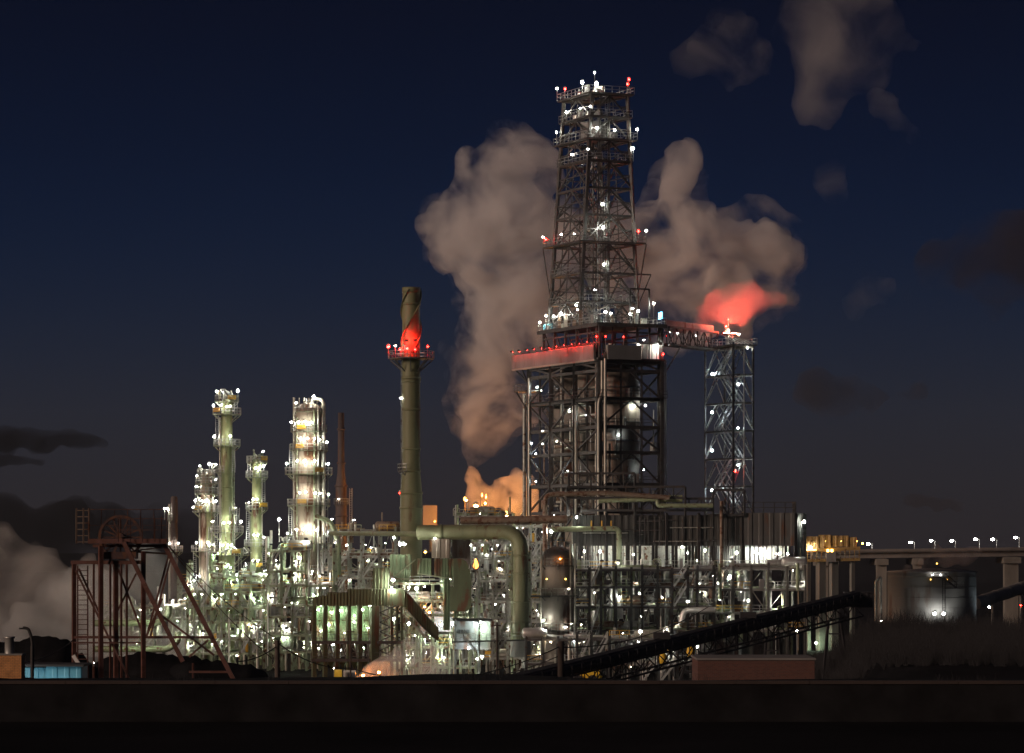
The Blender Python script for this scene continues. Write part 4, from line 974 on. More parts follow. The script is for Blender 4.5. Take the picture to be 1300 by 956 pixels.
def fired_heater():
    Y = 486; s = S(Y)
    root = thing('fired_heater', 'green ribbed heater casing with a rounded dark duct at its right end', 'furnace', P(548, 800, Y))
    Z = lambda y: HC+(HOR-y)*s
    X = lambda x: (x-650)*s
    ribbed('casing', root, (X(494),Y+3), (X(521),Y+3), Z(741), Z(704), 'cladding_green', .8, .15, 4)
    ribbed('casing', root, (X(529),Y+2.4), (X(547),Y+2.4), Z(730), Z(709), 'cladding_green', .5, .12, 5)
    ribbed('casing', root, (X(551),Y+.6), (X(576),Y+.6), Z(733), Z(709), 'cladding_green', .42, .12, 5)
    ribbed('upper_casing', root, (X(547),Y+4), (X(571),Y+4), Z(708.6), Z(684), 'drum_brown', 1.4, .1, 4)
    ribbed('upper_casing', root, (X(573),Y+7), (X(592),Y+7), Z(709), Z(684), 'cladding_grey', .9, .1, 3)
    # rounded end duct
    q = MB(); sec = [(576,709),(586,709.5),(592,713),(596,722),(598,734),(598,772),(592,776),(570,776),(570,745),(576,745)]
    poly = [(X(x),Z(y)) for x,y in sec]; n = len(poly)
    q.add([(x,Y-.3,z) for x,z in poly]+[(x,Y+4.5,z) for x,z in poly], [tuple(range(n))]+[tuple(range(n,2*n))[::-1]]+[(i,i+n,(i+1)%n+n,(i+1)%n) for i in range(n)])
    d = q.build('end_duct', 'cladding_dark', root); WORLD_OF[d.name] = WORLD_OF[root.name]
    for y in (722, 731, 740, 749, 758, 767):
        q = MB(); q.bar((X(577),Y-.38,Z(y)), (X(597),Y-.38,Z(y)), .08, .12); q.build('rib', 'cladding_dark', d)
    for x in (565, 569): beam('corner_post', root, (X(x),Y-.2,Z(800)), (X(x),Y-.2,Z(734)), .4, .4, 'cladding_green')
    for x0, y0, x1, y1 in ((500,733,528,710),(500,735,552,735),(530,728,566,734)):
        beam('boom', root, P(x0,y0,Y-1), P(x1,y1,Y-1), .2, .2, 'steel_green')
    for x in (494, 512, 529, 549, 577, 596): beam('leg', root, (X(x),Y+1.5,0), (X(x),Y+1.5,Z(741)), .4, .4, 'steel_green')
    for y in (741, 762, 781): 
        beam('floor_beam', root, (X(494),Y+1.2,Z(y)), (X(600),Y+1.2,Z(y)), .3, .4, 'steel_green'); railing(root, [(X(520),Y+.8,Z(y)), (X(570),Y+.8,Z(y))], 'galvanised')
    for i in range(5):
        x = 576+i*5.5; beam('brace', root, (X(x),Y+.4,Z(806)), (X(x+(-4 if i%2 else 6)),Y+.4,Z(777)), .22, .22, 'cladding_green')
    q = MB(); q.box((X(552),Y+5,(Z(804)+Z(776))/2), 40*s, .3, 26*s); q.build('back_panel', 'cladding_grey', root)
    for x, y, kd, r, dy in ((528.5,746,'white',.34,-.6),(519,745,'soft',.2,0),(508,690,'white',.32,2),(500,682,'white',.2,2),(513,690,'soft',.3,3.5),(540,700,'amber',.3,4.4),(557,758,'amber',.13,-.4),(552,683,'soft',.14,3.5),
                         (568,750,'soft',.2,1),(583,805,'white',.3,2),(592,812,'white',.26,1),(575,790,'white',.34,2),(560,792,'cool',.3,3),(545,777,'orange',.22,3),(539,770,'orange',.16,2),(532,760,'amber',.2,3)):
        lamp(root, P(x,y,Y+dy)-UP*.6, .6, kd, r)
    # glazed switch hut and amber burner to the right
    box('hut', root, P(587,700,Y+9), 2.4, 2.0, 4.2, 'cladding_grey'); 
    for k in range(2): beam('strut', root, P(595+k*7.5,722,Y-.5), P(601,704,Y-.5), .12, .12, 'galvanised')
    q = MB(); q.lathe(P(604,722,Y), [(.15,0),(.42,.35),(.32,.9),(.06,1.5)], 10); q.build('burner_flame', 'flame', root)
    rod('burner_stand', root, P(604,722.5,Y)-UP*2, P(604,722,Y), .12, 'steel_dark')
fired_heater()

def equipment_hut():
    Y = 478; s = S(Y)
    root = thing('equipment_hut', 'pale lit equipment hut with a stair under the heater', 'hut', P(605, 866, Y))
    q = MB(); q.box(P(600,806,Y+3), 46*s, 4, 36*s); w = q.build('wall', 'cladding_grey', root)
    for x in (582, 588, 594): box('window', root, P(x,802,Y+.95), .5, .1, .6, 'cladding_black')
    q = MB(); q.box(P(600,786.5,Y+2.4), 50*s, 5.6, .25); q.build('roof', 'steel_dark', root)
    stair(root, P(588,808,Y-.4), P(606,827,Y-.4), (0,1,0), .9); stair(root, P(622,840,Y-.6), P(642,812,Y-.6), (0,1,0), .9)
    for x in (578, 608, 632): beam('post', root, P(x,866,Y-.3), P(x,786,Y-.3), .3, .3, 'steel_pale')
    beam('walkway', root, P(574,815,Y-.4), P(690,812,Y-.4), .9, .2, 'steel_dark'); railing(root, [P(574,814,Y-.8), P(690,811,Y-.8)], 'steel_pale')
    for x, y, kd, r in ((605,792,'cool',.3),(610,789,'white',.2),(612,833,'white',.26),(606,836,'soft',.2),(622,858,'white',.24),(595,822,'cool',.22),(613,800,'green',.25)):
        lamp(root, P(x,y,Y-.2)-UP*.5, .5, kd, r)
equipment_hut()

# ------------------------------------------------------------------ dark coke-handling building with a lit open storey
def coke_building():
    Y = 516; s = S(Y)
    root = thing('coke_building', 'long dark coke-handling building with one brightly lit slatted storey', 'building', P(880, 866, Y))
    Z = lambda y: HC+(HOR-y)*s
    X = lambda x: (x-650)*s
    rnd = random.Random(77)
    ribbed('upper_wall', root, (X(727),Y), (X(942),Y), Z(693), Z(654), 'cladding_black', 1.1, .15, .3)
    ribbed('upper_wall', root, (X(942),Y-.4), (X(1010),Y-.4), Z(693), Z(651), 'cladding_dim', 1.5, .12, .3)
    ribbed('end_wall', root, (X(1010),Y-.4), (X(1010)+2.5,Y+9), Z(722), Z(651), 'cladding_dim', 1.5, .12, .3)
    q = MB(); q.box(((X(727)+X(1010))/2,Y+5,Z(654)-.2), X(1010)-X(727), 9.4, .3); q.build('roof', 'cladding_black', root)
    ribbed('back_wall', root, (X(727),Y+9.5), (X(1010),Y+9.5), Z(722), Z(655), 'steel_pale', 1.2, .12, .2)
    q = MB(); q.box(((X(727)+X(1010))/2,Y+4.6,Z(722.5)), X(1011)-X(726), 10.4, .4); q.build('floor', 'concrete_dark', root)
    x = 729.0; skip = ((768,775),(806,886))
    n = 0
    while x < 1008:                                                # upright slats of the open storey
        w = rnd.choice((.1,.16,.25,.38))
        if any(a < x < b for a, b in skip):
            if rnd.random() < .6: beam('slat', root, (X(x),Y+.1,Z(722)), (X(x),Y+.1,Z(693)), .45, .14, 'cladding_black')
            x += 4.2
        else:
            beam('slat', root, (X(x),Y+.1,Z(722)), (X(x),Y+.1,Z(693)), w, .12, rnd.choice(('steel_dark','steel','cladding_black','cladding_black')))
            x += rnd.uniform(2.0, 4.2) if x < 940 else rnd.uniform(4, 8)
    q = MB(); q.box((X(966),Y+3.2,(Z(722)+Z(694))/2), 38*s, .2, 26*s); q.build('lit_panel', 'white_paint', root)
    railing(root, [(X(727),Y-.3,Z(722)+.2), (X(1012),Y-.8,Z(722)+.2)], 'steel_pale')
    for x in (752, 802, 846, 887, 906, 944, 976, 1008): beam('column_post', root, (X(x),Y-.2,0), (X(x),Y-.2,Z(723)), .7, .7, 'concrete')
    for x in (735, 770, 806, 846, 887, 942, 1009): beam('column_post', root, (X(x),Y-.35,Z(722)), (X(x),Y-.35,Z(651)), .4, .35, 'steel_dark')
    for x, y, kd, r, dy in ((742,703,'white',.3,4),(762,703,'white',.3,4.5),(785,704,'white',.3,4),(797,708,'soft',.3,5),(866,698,'white',.24,.6),(872,705,'white',.3,4),(884,706,'white',.25,3),(895,702,'white',.25,5),(922,696,'white',.22,.4),(935,705,'white',.3,5),
                         (956,704,'white',.2,1.2),(964,706,'white',.24,1.4),(972,704,'soft',.2,1.2),(978,706,'cool',.35,5),(988,706,'soft',.35,6),(1000,706,'soft',.3,6)):
        lamp(root, P(x,y,Y+dy), .5, kd, r, name='ceiling_lamp')
    railing(root, [(X(942),Y-.3,Z(651)), (X(1010),Y-.3,Z(651)), (X(1012),Y+8,Z(651))], 'steel_dark', h=1.7, w=.12)
    # crown of trusses and galleries along the roof, stepping down to the left
    for x0, x1, yt, yb, yy in ((722,806,601,620,-2),(738,905,633,648,-1.2),(905,945,622,654,-.8),(720,870,618,632,-2.6)):
        for a in (x0, x1): beam('gallery_post', root, P(a,yt,Y+yy), P(a,655,Y+yy), .28, .28, 'steel_dark')
        beam('gallery_chord', root, P(x0,yt,Y+yy), P(x1,yt,Y+yy), .28, .36, 'steel_dark'); beam('gallery_chord', root, P(x0,yb,Y+yy), P(x1,yb,Y+yy), .28, .36, 'steel_dark')
        n = max(2, int((x1-x0)/14))
        for i in range(n):
            a = x0+(x1-x0)*i/n; b = x0+(x1-x0)*(i+1)/n
            beam('gallery_brace', root, P(a,yb if i%2 else yt,Y+yy), P(b,yt if i%2 else yb,Y+yy), .16, .16, 'steel_dark'); beam('gallery_post', root, P(b,yt,Y+yy), P(b,yb,Y+yy), .18, .18, 'steel_dark')
    q = MB(); q.tube(elbow_path([P(832,633,Y-2), P(866,633,Y-2)], .3), 4.6*s, 16); q.build('duct_drum', 'column_green', root)
    pipe_run('roof_pipe', root, [P(692,700,Y-3), P(692,628,Y-3), P(770,626,Y-3), P(850,632,Y-3)], .42, 'pipe_brown', 12, 1.2)
    pipe_run('roof_pipe', root, [P(760,636,Y-2.6), P(835,634,Y-2.6), P(835,642,Y-2.6), P(905,642,Y-2.6)], .36, 'pipe_green', 12, .8)
    pipe_run('wall_pipe', root, [P(700,672,Y-3), P(786,671,Y-3), P(786,760,Y-3)], .42, 'pipe_green', 12, .9)
    for x in (751, 764, 776): rod('pipe_stub', root, P(x,671,Y-3), P(x,661,Y-3), .13, 'rail_yellow', 8)
    rod('wall_pipe', root, P(916,760,Y-1.4), P(916,636,Y-1.4), .3, 'pipe_brown')
    for i in range(22):                                             # conduits and cable trays on the dark wall
        x = rnd.uniform(735, 935); y = rnd.uniform(657, 690)
        if i % 2: rod('conduit', root, P(x,y,Y-.35), P(x+rnd.uniform(12,60),y,Y-.35), .09, rnd.choice(('steel','steel_pale','steel_dark')), 6)
        else: rod('conduit', root, P(x,656,Y-.45), P(x,693,Y-.45), .08, rnd.choice(('steel','steel_dark')), 6)
    lamp(root, P(732,660,Y-3), .5, 'white', .24); lamp(root, P(700,680,Y-3), .8, 'white', .34)
    for x, y, r in ((779,746,.2),(840,758,.26),(859,742,.16),(866,740,.16),(887,741,.18),(912,740,.16),(926,731,.2),(925,734,.2),(944,733,.22),(966,741,.2),(950,762,.2),(812,753,.2)):
        lamp(root, P(x,y,Y-2.2)-UP*.4, .4, 'white', r, name='ceiling_lamp')
    pipe_run('bright_pipe', root, [P(865,790,500), P(868,775,500), P(908,774,500)], .45, 'insulation', 14, 1.5)
    lamp(root, P(873,768,497), .6, 'soft', .2)
    lamp(root, P(1017,682,Y+2), 2.6, 'white', .3, arm=(.5,0), name='lamp_post')
coke_building()
# ------------------------------------------------------------------ storage tank, viaduct and the yellow travelling platform on the right
def storage_tank():
    Y = 600; s = S(Y); c = P(1183, HOR, Y); c.z = 0
    root = thing('storage_tank', 'wide pale storage tank with a lit roof ladder beside the viaduct', 'tank', c)
    Z = lambda y: HC+(HOR-y)*s
    q = MB(); q.lathe(c, [(56*s, 0), (56*s, Z(727)), (56.8*s, Z(727)), (56.8*s, Z(725)), (30*s, Z(723)), (2*s, Z(721))], 64); sh = q.build('shell', 'tank_white', root); WORLD_OF[sh.name] = WORLD_OF[root.name]
    for y in (732, 745, 758, 771, 784):
        q = MB(); q.lathe(c, [(56*s, Z(y)-.04), (56*s+.03, Z(y)-.04), (56*s+.03, Z(y)+.04), (56*s, Z(y)+.04)], 64, False); q.build('weld_band', 'tank_white', sh)
    f = -56*s-.3
    q = MB(); q.box(c+Vector((.4,f-.5,Z(732))), 3.0, 1.3, .2); q.build('roof_landing', 'steel_dark', root)
    railing(root, [c+Vector((-1.1,f-1.1,Z(732)+.1)), c+Vector((1.9,f-1.1,Z(732)+.1))], 'steel_dark')
    q = MB(); q.box(c+Vector((3.0,f-.4,Z(746))), 3.6, 1.2, .18); q.build('mid_landing', 'steel_dark', root)
    railing(root, [c+Vector((1.2,f-1.0,Z(746)+.1)), c+Vector((4.8,f-1.0,Z(746)+.1))], 'steel_dark')
    stair(root, c+Vector((3.4,f-.4,Z(746))), c+Vector((.8,f-.6,Z(732))), (0,1,0), .8, 'steel_dark')
    ladder(root, c+Vector((1.1,f+.05,1)), c+Vector((1.1,f+.05,Z(734))), (1,0,0), 'steel_dark')
    rod('roof_mast', root, c+Vector((0,f+1.5,Z(725))), c+Vector((0,f+1.5,Z(716))), .07, 'steel_dark', 6)
    lamp(root, c+Vector((0,f+1.5,Z(725))), 1.5, 'amber', .18, name='roof_lamp')
    for dx, dy, y, kd, r in ((-1.0,-.2,729,'street',.16),(.5,-.2,729,'street',.16),(1.6,-.5,735,'amber',.15),(-1.4,-.3,735,'amber',.14)):
        lamp(root, c+Vector((dx,f+dy,Z(y)-.3)), .3, kd, r, name='roof_lamp')
    for dx in (-.8, .9): lamp(root, c+Vector((dx,f-1.3,Z(787))), 1.5, 'street', .4, name='foot_lamp')
    pipe_run('fill_pipe', root, [P(1112,790,590), P(1112,738,590), P(1118,732,590), P(1118,790,590)], .3, 'pipe_pale', 10, .8)
storage_tank()
def viaduct():
    Y0, Y1 = 742, 756
    def V(px, py): 
        t = (px-1030)/300; return P(px, py, Y0+(Y1-Y0)*t)
    a, b = V(1030, 706), V(1420, 701)
    root = thing('viaduct', 'long concrete road viaduct on tall piers behind the storage tank', 'bridge', P(1180, 800, 750))
    beam('girder', root, a, b, 1.2, 1.3, 'girder'); beam('girder', root, a+Vector((1.5,9,0)), b+Vector((1.5,9,0)), 1.2, 1.3, 'girder')
    q = MB(); d = (b-a).normalized(); n_ = d.cross(UP)
    q.bar(a+UP*1.0+Vector((.7,4.5,0)), b+UP*1.0+Vector((.7,4.5,0)), .5, 12.0) if False else q.add([a+n_*1.4+UP*.65, b+n_*1.4+UP*.65, b-n_*10.6+UP*.65, a-n_*10.6+UP*.65, a+n_*1.4+UP*.95, b+n_*1.4+UP*.95, b-n_*10.6+UP*.95, a-n_*10.6+UP*.95],
        [(3,2,1,0),(4,5,6,7),(0,1,5,4),(1,2,6,5),(2,3,7,6),(3,0,4,7)])
    q.build('deck', 'concrete_dark', root)
    beam('parapet', root, a+n_*1.2+UP*1.2, b+n_*1.2+UP*1.2, .25, .5, 'girder')
    for px, w in ((1050,20),(1117,12),(1162,10),(1281,17),(1340,14)):
        t = (px-1030)/390; c = a+(b-a)*t; ww = w*S(c.y)
        q = MB(); q.box((c.x,c.y,c.z/2-.4), ww, 3, c.z-.8); p = q.build('pier', 'concrete', root); WORLD_OF[p.name] = WORLD_OF[root.name]
        q = MB(); q.box((c.x,c.y+4,c.z-1.6), ww*1.3, 13, 1.4); q.build('pier_cap', 'concrete', p)
    for i, (px, py) in enumerate(((1104,690),(1157,688),(1183,686),(1209,686),(1239,684),(1261,684),(1290,682))):
        t = (px-1030)/390; c = a+(b-a)*t; c = c+n_*.9+UP*.95
        h = max(1.5, HC+(HOR-py)*S(c.y)-c.z)
        r = thing('street_lamp', ('leftmost','second','third','fourth','fifth','sixth','last')[i]+' street lamp from the yellow platform along the viaduct', 'street lamp', c, 'street lamps on the viaduct')
        q = MB(); q.tube(elbow_path([c, c+UP*h, c+UP*h+Vector((-.7,0,.1))], .5), [.09]*7 if False else .08, 6); q.build('pole', 'galvanised', r)
        q = MB(); q.box(c+UP*(h+.16)+Vector((-.9,0,0)), .8, .35, .16); hd = q.build('lamp_head', 'galvanised', r); WORLD_OF[hd.name] = WORLD_OF[r.name]
        link('bulb', unit('bulb','bulb_street'), hd, M=Matrix.Translation(c+UP*(h-.12)+Vector((-.9,0,0))) @ Matrix.Diagonal((.42,.3,.27,1)))
viaduct()
def yellow_platform():
    Y = 640; s = S(Y)
    root = thing('travelling_platform', 'amber-lit yellow platform box hung beside the viaduct on a green-lit pier', 'platform', P(1050, 800, Y))
    rnd = random.Random(4)
    for x0, x1, y0, y1, m in ((1017,1040,681,697,'crane_yellow'),(1041,1056,679,699,'crane_yellow'),(1057,1078,680,694,'crane_yellow'),(1079,1088,682,695,'crane_yellow')):
        ribbed('panel', root, ((x0-650)*s,Y), ((x1-650)*s-.05,Y), HC+(HOR-y1)*s, HC+(HOR-y0)*s, m, .9, .1, 3)
    beam('girder', root, P(1010,699.5,Y), P(1092,696,Y), .5, .7, 'crane_yellow'); beam('girder', root, P(1010,712,Y), P(1092,710,Y), .5, .6, 'crane_yellow')
    for x in range(1013, 1093, 6): beam('post', root, P(x,699,Y-.2), P(x,712,Y-.2), .14, .14, 'crane_yellow')
    railing(root, [P(1010,711,Y-.6), P(1092,709,Y-.6)], 'steel_pale', step=1.0)
    q = MB(); q.box(P(1055,707,Y-.6), 1.9, .8, 2.0); q.build('cab', 'cladding_grey', root)
    for x in (1051, 1056): box('cab_window', root, P(x,699,Y-1.0), .5, .06, .5, 'bulb_amber')
    for x in (1042, 1058): beam('pier', root, P(x,860,Y+1), P(x,713,Y+1), 1.5, 1.5, 'concrete')
    for x in (1016, 1026, 1082): beam('pier', root, P(x,860,Y+1), P(x,713,Y+1), .8, .8, 'concrete')
    lamp(root, P(1029,708,Y-.8), 2.2, 'street', .4); lamp(root, P(1036,860,Y-2)+UP*4, 3, 'green', .3)
    box('strip_light', root, P(1027,698,Y-.5), 3.0, .1, .16, 'bulb_amber')
    for x, y, r in ((1034,693,.14),(1048,690,.12),(1068,690,.14),(1088,690,.16)): lamp(root, P(x,y,Y-1.4), .5, 'amber', r, name='work_lamp')
    lamp(root, P(1095,692,Y), .4, 'orange', .16, name='work_lamp')
yellow_platform()
def pipe_gallery():
    root = thing('pipe_gallery', 'pale round pipe gallery rising to the viaduct right of the tank', 'gallery', P(1260, 790, 620))
    a, b = P(1238,766,615), P(1310,742,640)
    q = MB(); q.tube([a, b], 8*S(620), 20); g = q.build('tube', 'concrete', root); WORLD_OF[g.name] = WORLD_OF[root.name]
    for t in (.15, .35, .55, .75):
        c = a+(b-a)*t; u = (b-a).normalized()
        q = MB(); q.tube([c-u*.12, c+u*.12], 8.5*S(620), 20); q.build('ring', 'concrete_dark', g)
    for t in (.3, .8): beam('leg', root, (a+(b-a)*t)*1-UP*1, Vector(((a+(b-a)*t).x, (a+(b-a)*t).y, 0)), .4, .4, 'concrete_dark')
    lamp(root, P(1256,772,600), .3, 'cool', .25, name='work_lamp')
pipe_gallery()
for i, (px, py, Y, kd, r, lab) in enumerate(((1219,798,560,'street',.26,'low yard lamp just right of the tank foot'), (1249,803,565,'cool',.28,'bluish yard lamp right of the storage tank'), (1119,788,540,'soft',.18,'faint yard lamp left of the storage tank'),
        (1012,800,430,'street',.2,'yard lamp under the raised end of the conveyor'), (985,790,440,'street',.16,'small yard lamp below the middle of the conveyor'),(1296,768,560,'red',.2,'red lamp at the far right behind the bank'),
        (813,801,455,'white',.3,'bright yard lamp above the conveyor belt'), (885,820,420,'white',.24,'yard lamp right of the yellow sack under the conveyor'))):
    c = P(px,py,Y); g = max(0, ground_z(c.x, c.y)); b = Vector((c.x,c.y,g))
    r_ = thing('yard_lamp', lab, 'lamp', b, 'yard lamps'); lamp(r_, b, max(.8, c.z-g), kd, r, name='post')

# ------------------------------------------------------------------ inclined belt conveyor in front
def conveyor():
    a, b = P(590, 884, 300), P(1086, 760, 390)
    root = thing('belt_conveyor', 'long dark inclined conveyor climbing to the right in front of the plant', 'conveyor', P(820, 880, 340))
    d = b-a; u = d.normalized(); n_ = u.cross(UP).normalized(); up = n_.cross(u)
    if up.z < 0: up = -up
    L = d.length; N = 34
    for i in range(N):                                               # covers, one per bay
        p, q_ = a+d*(i+.02)/N, a+d*(i+.98)/N
        q = MB(); sec = [(-.9,-.3),(-.95,.35),(-.6,.85),(0,1.02),(.6,.85),(.95,.35),(.9,-.3)]
        A = [p+n_*x+up*z for x, z in sec]; B = [q_+n_*x+up*z for x, z in sec]; m_ = len(sec)
        q.add(A+B, [tuple(range(m_)), tuple(range(m_,2*m_))[::-1]]+[(k,k+m_,(k+1)%m_+m_,(k+1)%m_) for k in range(m_)]); q.build('cover', 'belt_black', root)
    for k in (-1,1):
        beam('chord', root, a+n_*k*.9-up*.42, b+n_*k*.9-up*.42, .16, .2, 'belt_black'); beam('chord', root, a+n_*k*.9-up*2.1, b+n_*k*.9-up*2.1, .16, .2, 'belt_black')
        for i in range(N):
            p = a+d*i/N+n_*k*.9; q_ = a+d*(i+1)/N+n_*k*.9
            beam('truss_brace', root, p-up*(.45 if i%2 else 2.1), q_-up*(2.1 if i%2 else .45), .09, .09, 'belt_black')
            beam('truss_post', root, p-up*.45, p-up*2.1, .09, .09, 'belt_black')
    railing(root, [a-n_*1.5-up*.3, b-n_*1.5-up*.3] if n_.y > 0 else [a+n_*1.5-up*.3, b+n_*1.5-up*.3], 'belt_black', step=2.2)
    for t in (.3, .52, .74, .93):
        c = a+d*t-up*2.1
        for k in (-1,1):
            g = Vector((c.x+k*1.5-(2.0 if t < .6 else 0), c.y, 0)); g.z = ground_z(g.x, g.y)-.3
            beam('trestle_leg', root, c+n_*k*.8, g, .26, .26, 'belt_black')
        beam('trestle_tie', root, c-UP*1.5-Vector((1,0,0)), c-UP*1.5+Vector((1,0,0)), .16, .16, 'belt_black')
    q = MB(); q.box(b+u*.8-UP*.2, 3.4, 2.4, 1.9); q.build('head_house', 'belt_black', root)
    for t, h in ((.44,.2),(.67,.3)): box('belt_pulley_guard', root, a+d*t+up*1.2, 1.8, 1.6, .7, 'belt_black')
conveyor()
def sack(px, py, Y, lab):
    root = thing('bulk_sack', lab, 'sack', P(px,py+10,Y)); s = S(Y)
    q = MB(); q.lathe(P(px,py,Y), [(1.2*s,-9*s),(4.6*s,-7.5*s),(5.4*s,-2*s),(4.4*s,4*s),(1.6*s,8*s),(.6*s,9*s)], 14); q.build('bag', 'yellow_paint', root)
    q = MB(); q.tube([P(px,py-9,Y), P(px,py-30,Y)], .05, 6); q.build('hanging_strap', 'wire', root)
sack(841, 834, 400, 'yellow bulk sack hanging under the conveyor')
l_ = thing('yard_lamp', 'warm lamp hung on the yellow sack rig under the conveyor', 'lamp', P(846,820,396), 'yard lamps'); lamp(l_, P(848,832,396), .6, 'amber', .16, name='post'); 
sack(877, 826, 405, 'round yellow bulk sack right of the hanging one under the conveyor')
l_ = thing('yard_lamp', 'warm lamp beside the round yellow sack under the conveyor', 'lamp', P(882,828,401), 'yard lamps'); lamp(l_, P(871,822,398), .6, 'amber', .14, name='post')
def skip_bin():
    root = thing('skip_bin', 'upright yellow bin on the ground below the dust collector', 'bin', P(430,866,440))
    q = MB(); q.box(P(429,858,440), 1.1, 1.0, 1.7); q.build('body', 'yellow_paint', root)
    for z in (-.4, .3): q = MB(); q.box(P(429,858,440)+UP*z+Vector((0,-.53,0)), 1.16, .06, .1); q.build('rib', 'yellow_paint', root)
    lamp(root, P(424,866,438), 2.0, 'dim', .15)
    q = MB(); q.box(P(444,858,442), 1.7, 1.0, 1.5); q.build('side_crate', 'white_paint', root)
skip_bin()
def excavator():
    Y = 430; root = thing('loader_cab', 'small yellow loader beside the conveyor foot with a red tail lamp', 'vehicle', P(742,866,Y))
    q = MB(); q.box(P(746,855,Y), 3.2, 1.6, 1.3); q.build('body', 'yellow_paint', root)
    q = MB(); q.box(P(737,848,Y), 1.2, 1.5, 1.6); q.build('cab', 'cladding_black', root)
    for x in (734, 752): rod('wheel', root, P(x,863,Y-1.1), P(x,863,Y-.6), .65, 'belt_black', 16)
    beam('boom_arm', root, P(752,852,Y-.4), P(764,860,Y-.4), .25, .35, 'yellow_paint')
    lamp(root, P(720,849,Y-1), .3, 'red', .14, name='tail_lamp'); lamp(root, P(721,858,Y-1), .5, 'amber', .14, name='work_lamp'); lamp(root, P(744,840,Y-1.5), .3, 'amber', .2, name='work_lamp')
excavator()
# big green cooling-water pipes behind the headframe
for i, (y, x0, x1, up_) in enumerate(((791,150,206,1),(824,150,218,1))):
    r_ = thing('water_pipe', ('upper','lower')[i]+' thick green water pipe with an upturned end behind the headframe', 'pipe', P(180,860,520))
    pipe_run('barrel', r_, [P(x0-30,y,522), P(x1-4,y,520), P(x1+8,y-10*up_,520), P(x1+8,y-22,520)], 4.2*S(520), 'pipe_green', 14, 1.0)
    for x in (x0, (x0+x1)/2, x1-10):
        beam('saddle', r_, P(x,y+4,521), P(x,866,521), .35, .5, 'concrete')
    lamp(r_, P(x0+24,y-4,518), .5, 'green', .16, name='work_lamp'); lamp(r_, P(x1-2,y-14,518), .5, 'white', .18, name='work_lamp')
def flare():
    root = thing('flare_stand', 'thin flare stands with small orange flames on the skyline', 'flare', P(600,700,640))
    for x, y, r in ((590,634,.3),(612,629,.2),(617,631,.2)):
        rod('pipe', root, P(x,700,640), P(x,y+2,640), .14, 'steel_dark', 8)
        q = MB(); q.lathe(P(x,y+2,640), [(.08,0),(r,.25),(r*.8,.55),(r*.1,.9)], 10); q.build('flame', 'flame', root)
    for x, y, r in ((592,637,.28),(616,641,.26),(606,645,.2)): lamp(root, P(x,y,639), .4, 'orange', r, name='sodium_lamp')
    box('hood', root, P(546,655,640), 2.8, 2, 4.2, 'drum_brown'); lamp(root, P(552,664,634), .4, 'amber', .24, name='work_lamp')
    rod('hood_leg', root, P(546,700,640), P(546,668,640), .3, 'steel_dark', 8)
    for x, y in ((604,646),(624,652),(645,656),(664,660)): lamp(root, P(x,y,634), .5, 'sodium', .75, name='sodium_lamp')
flare()

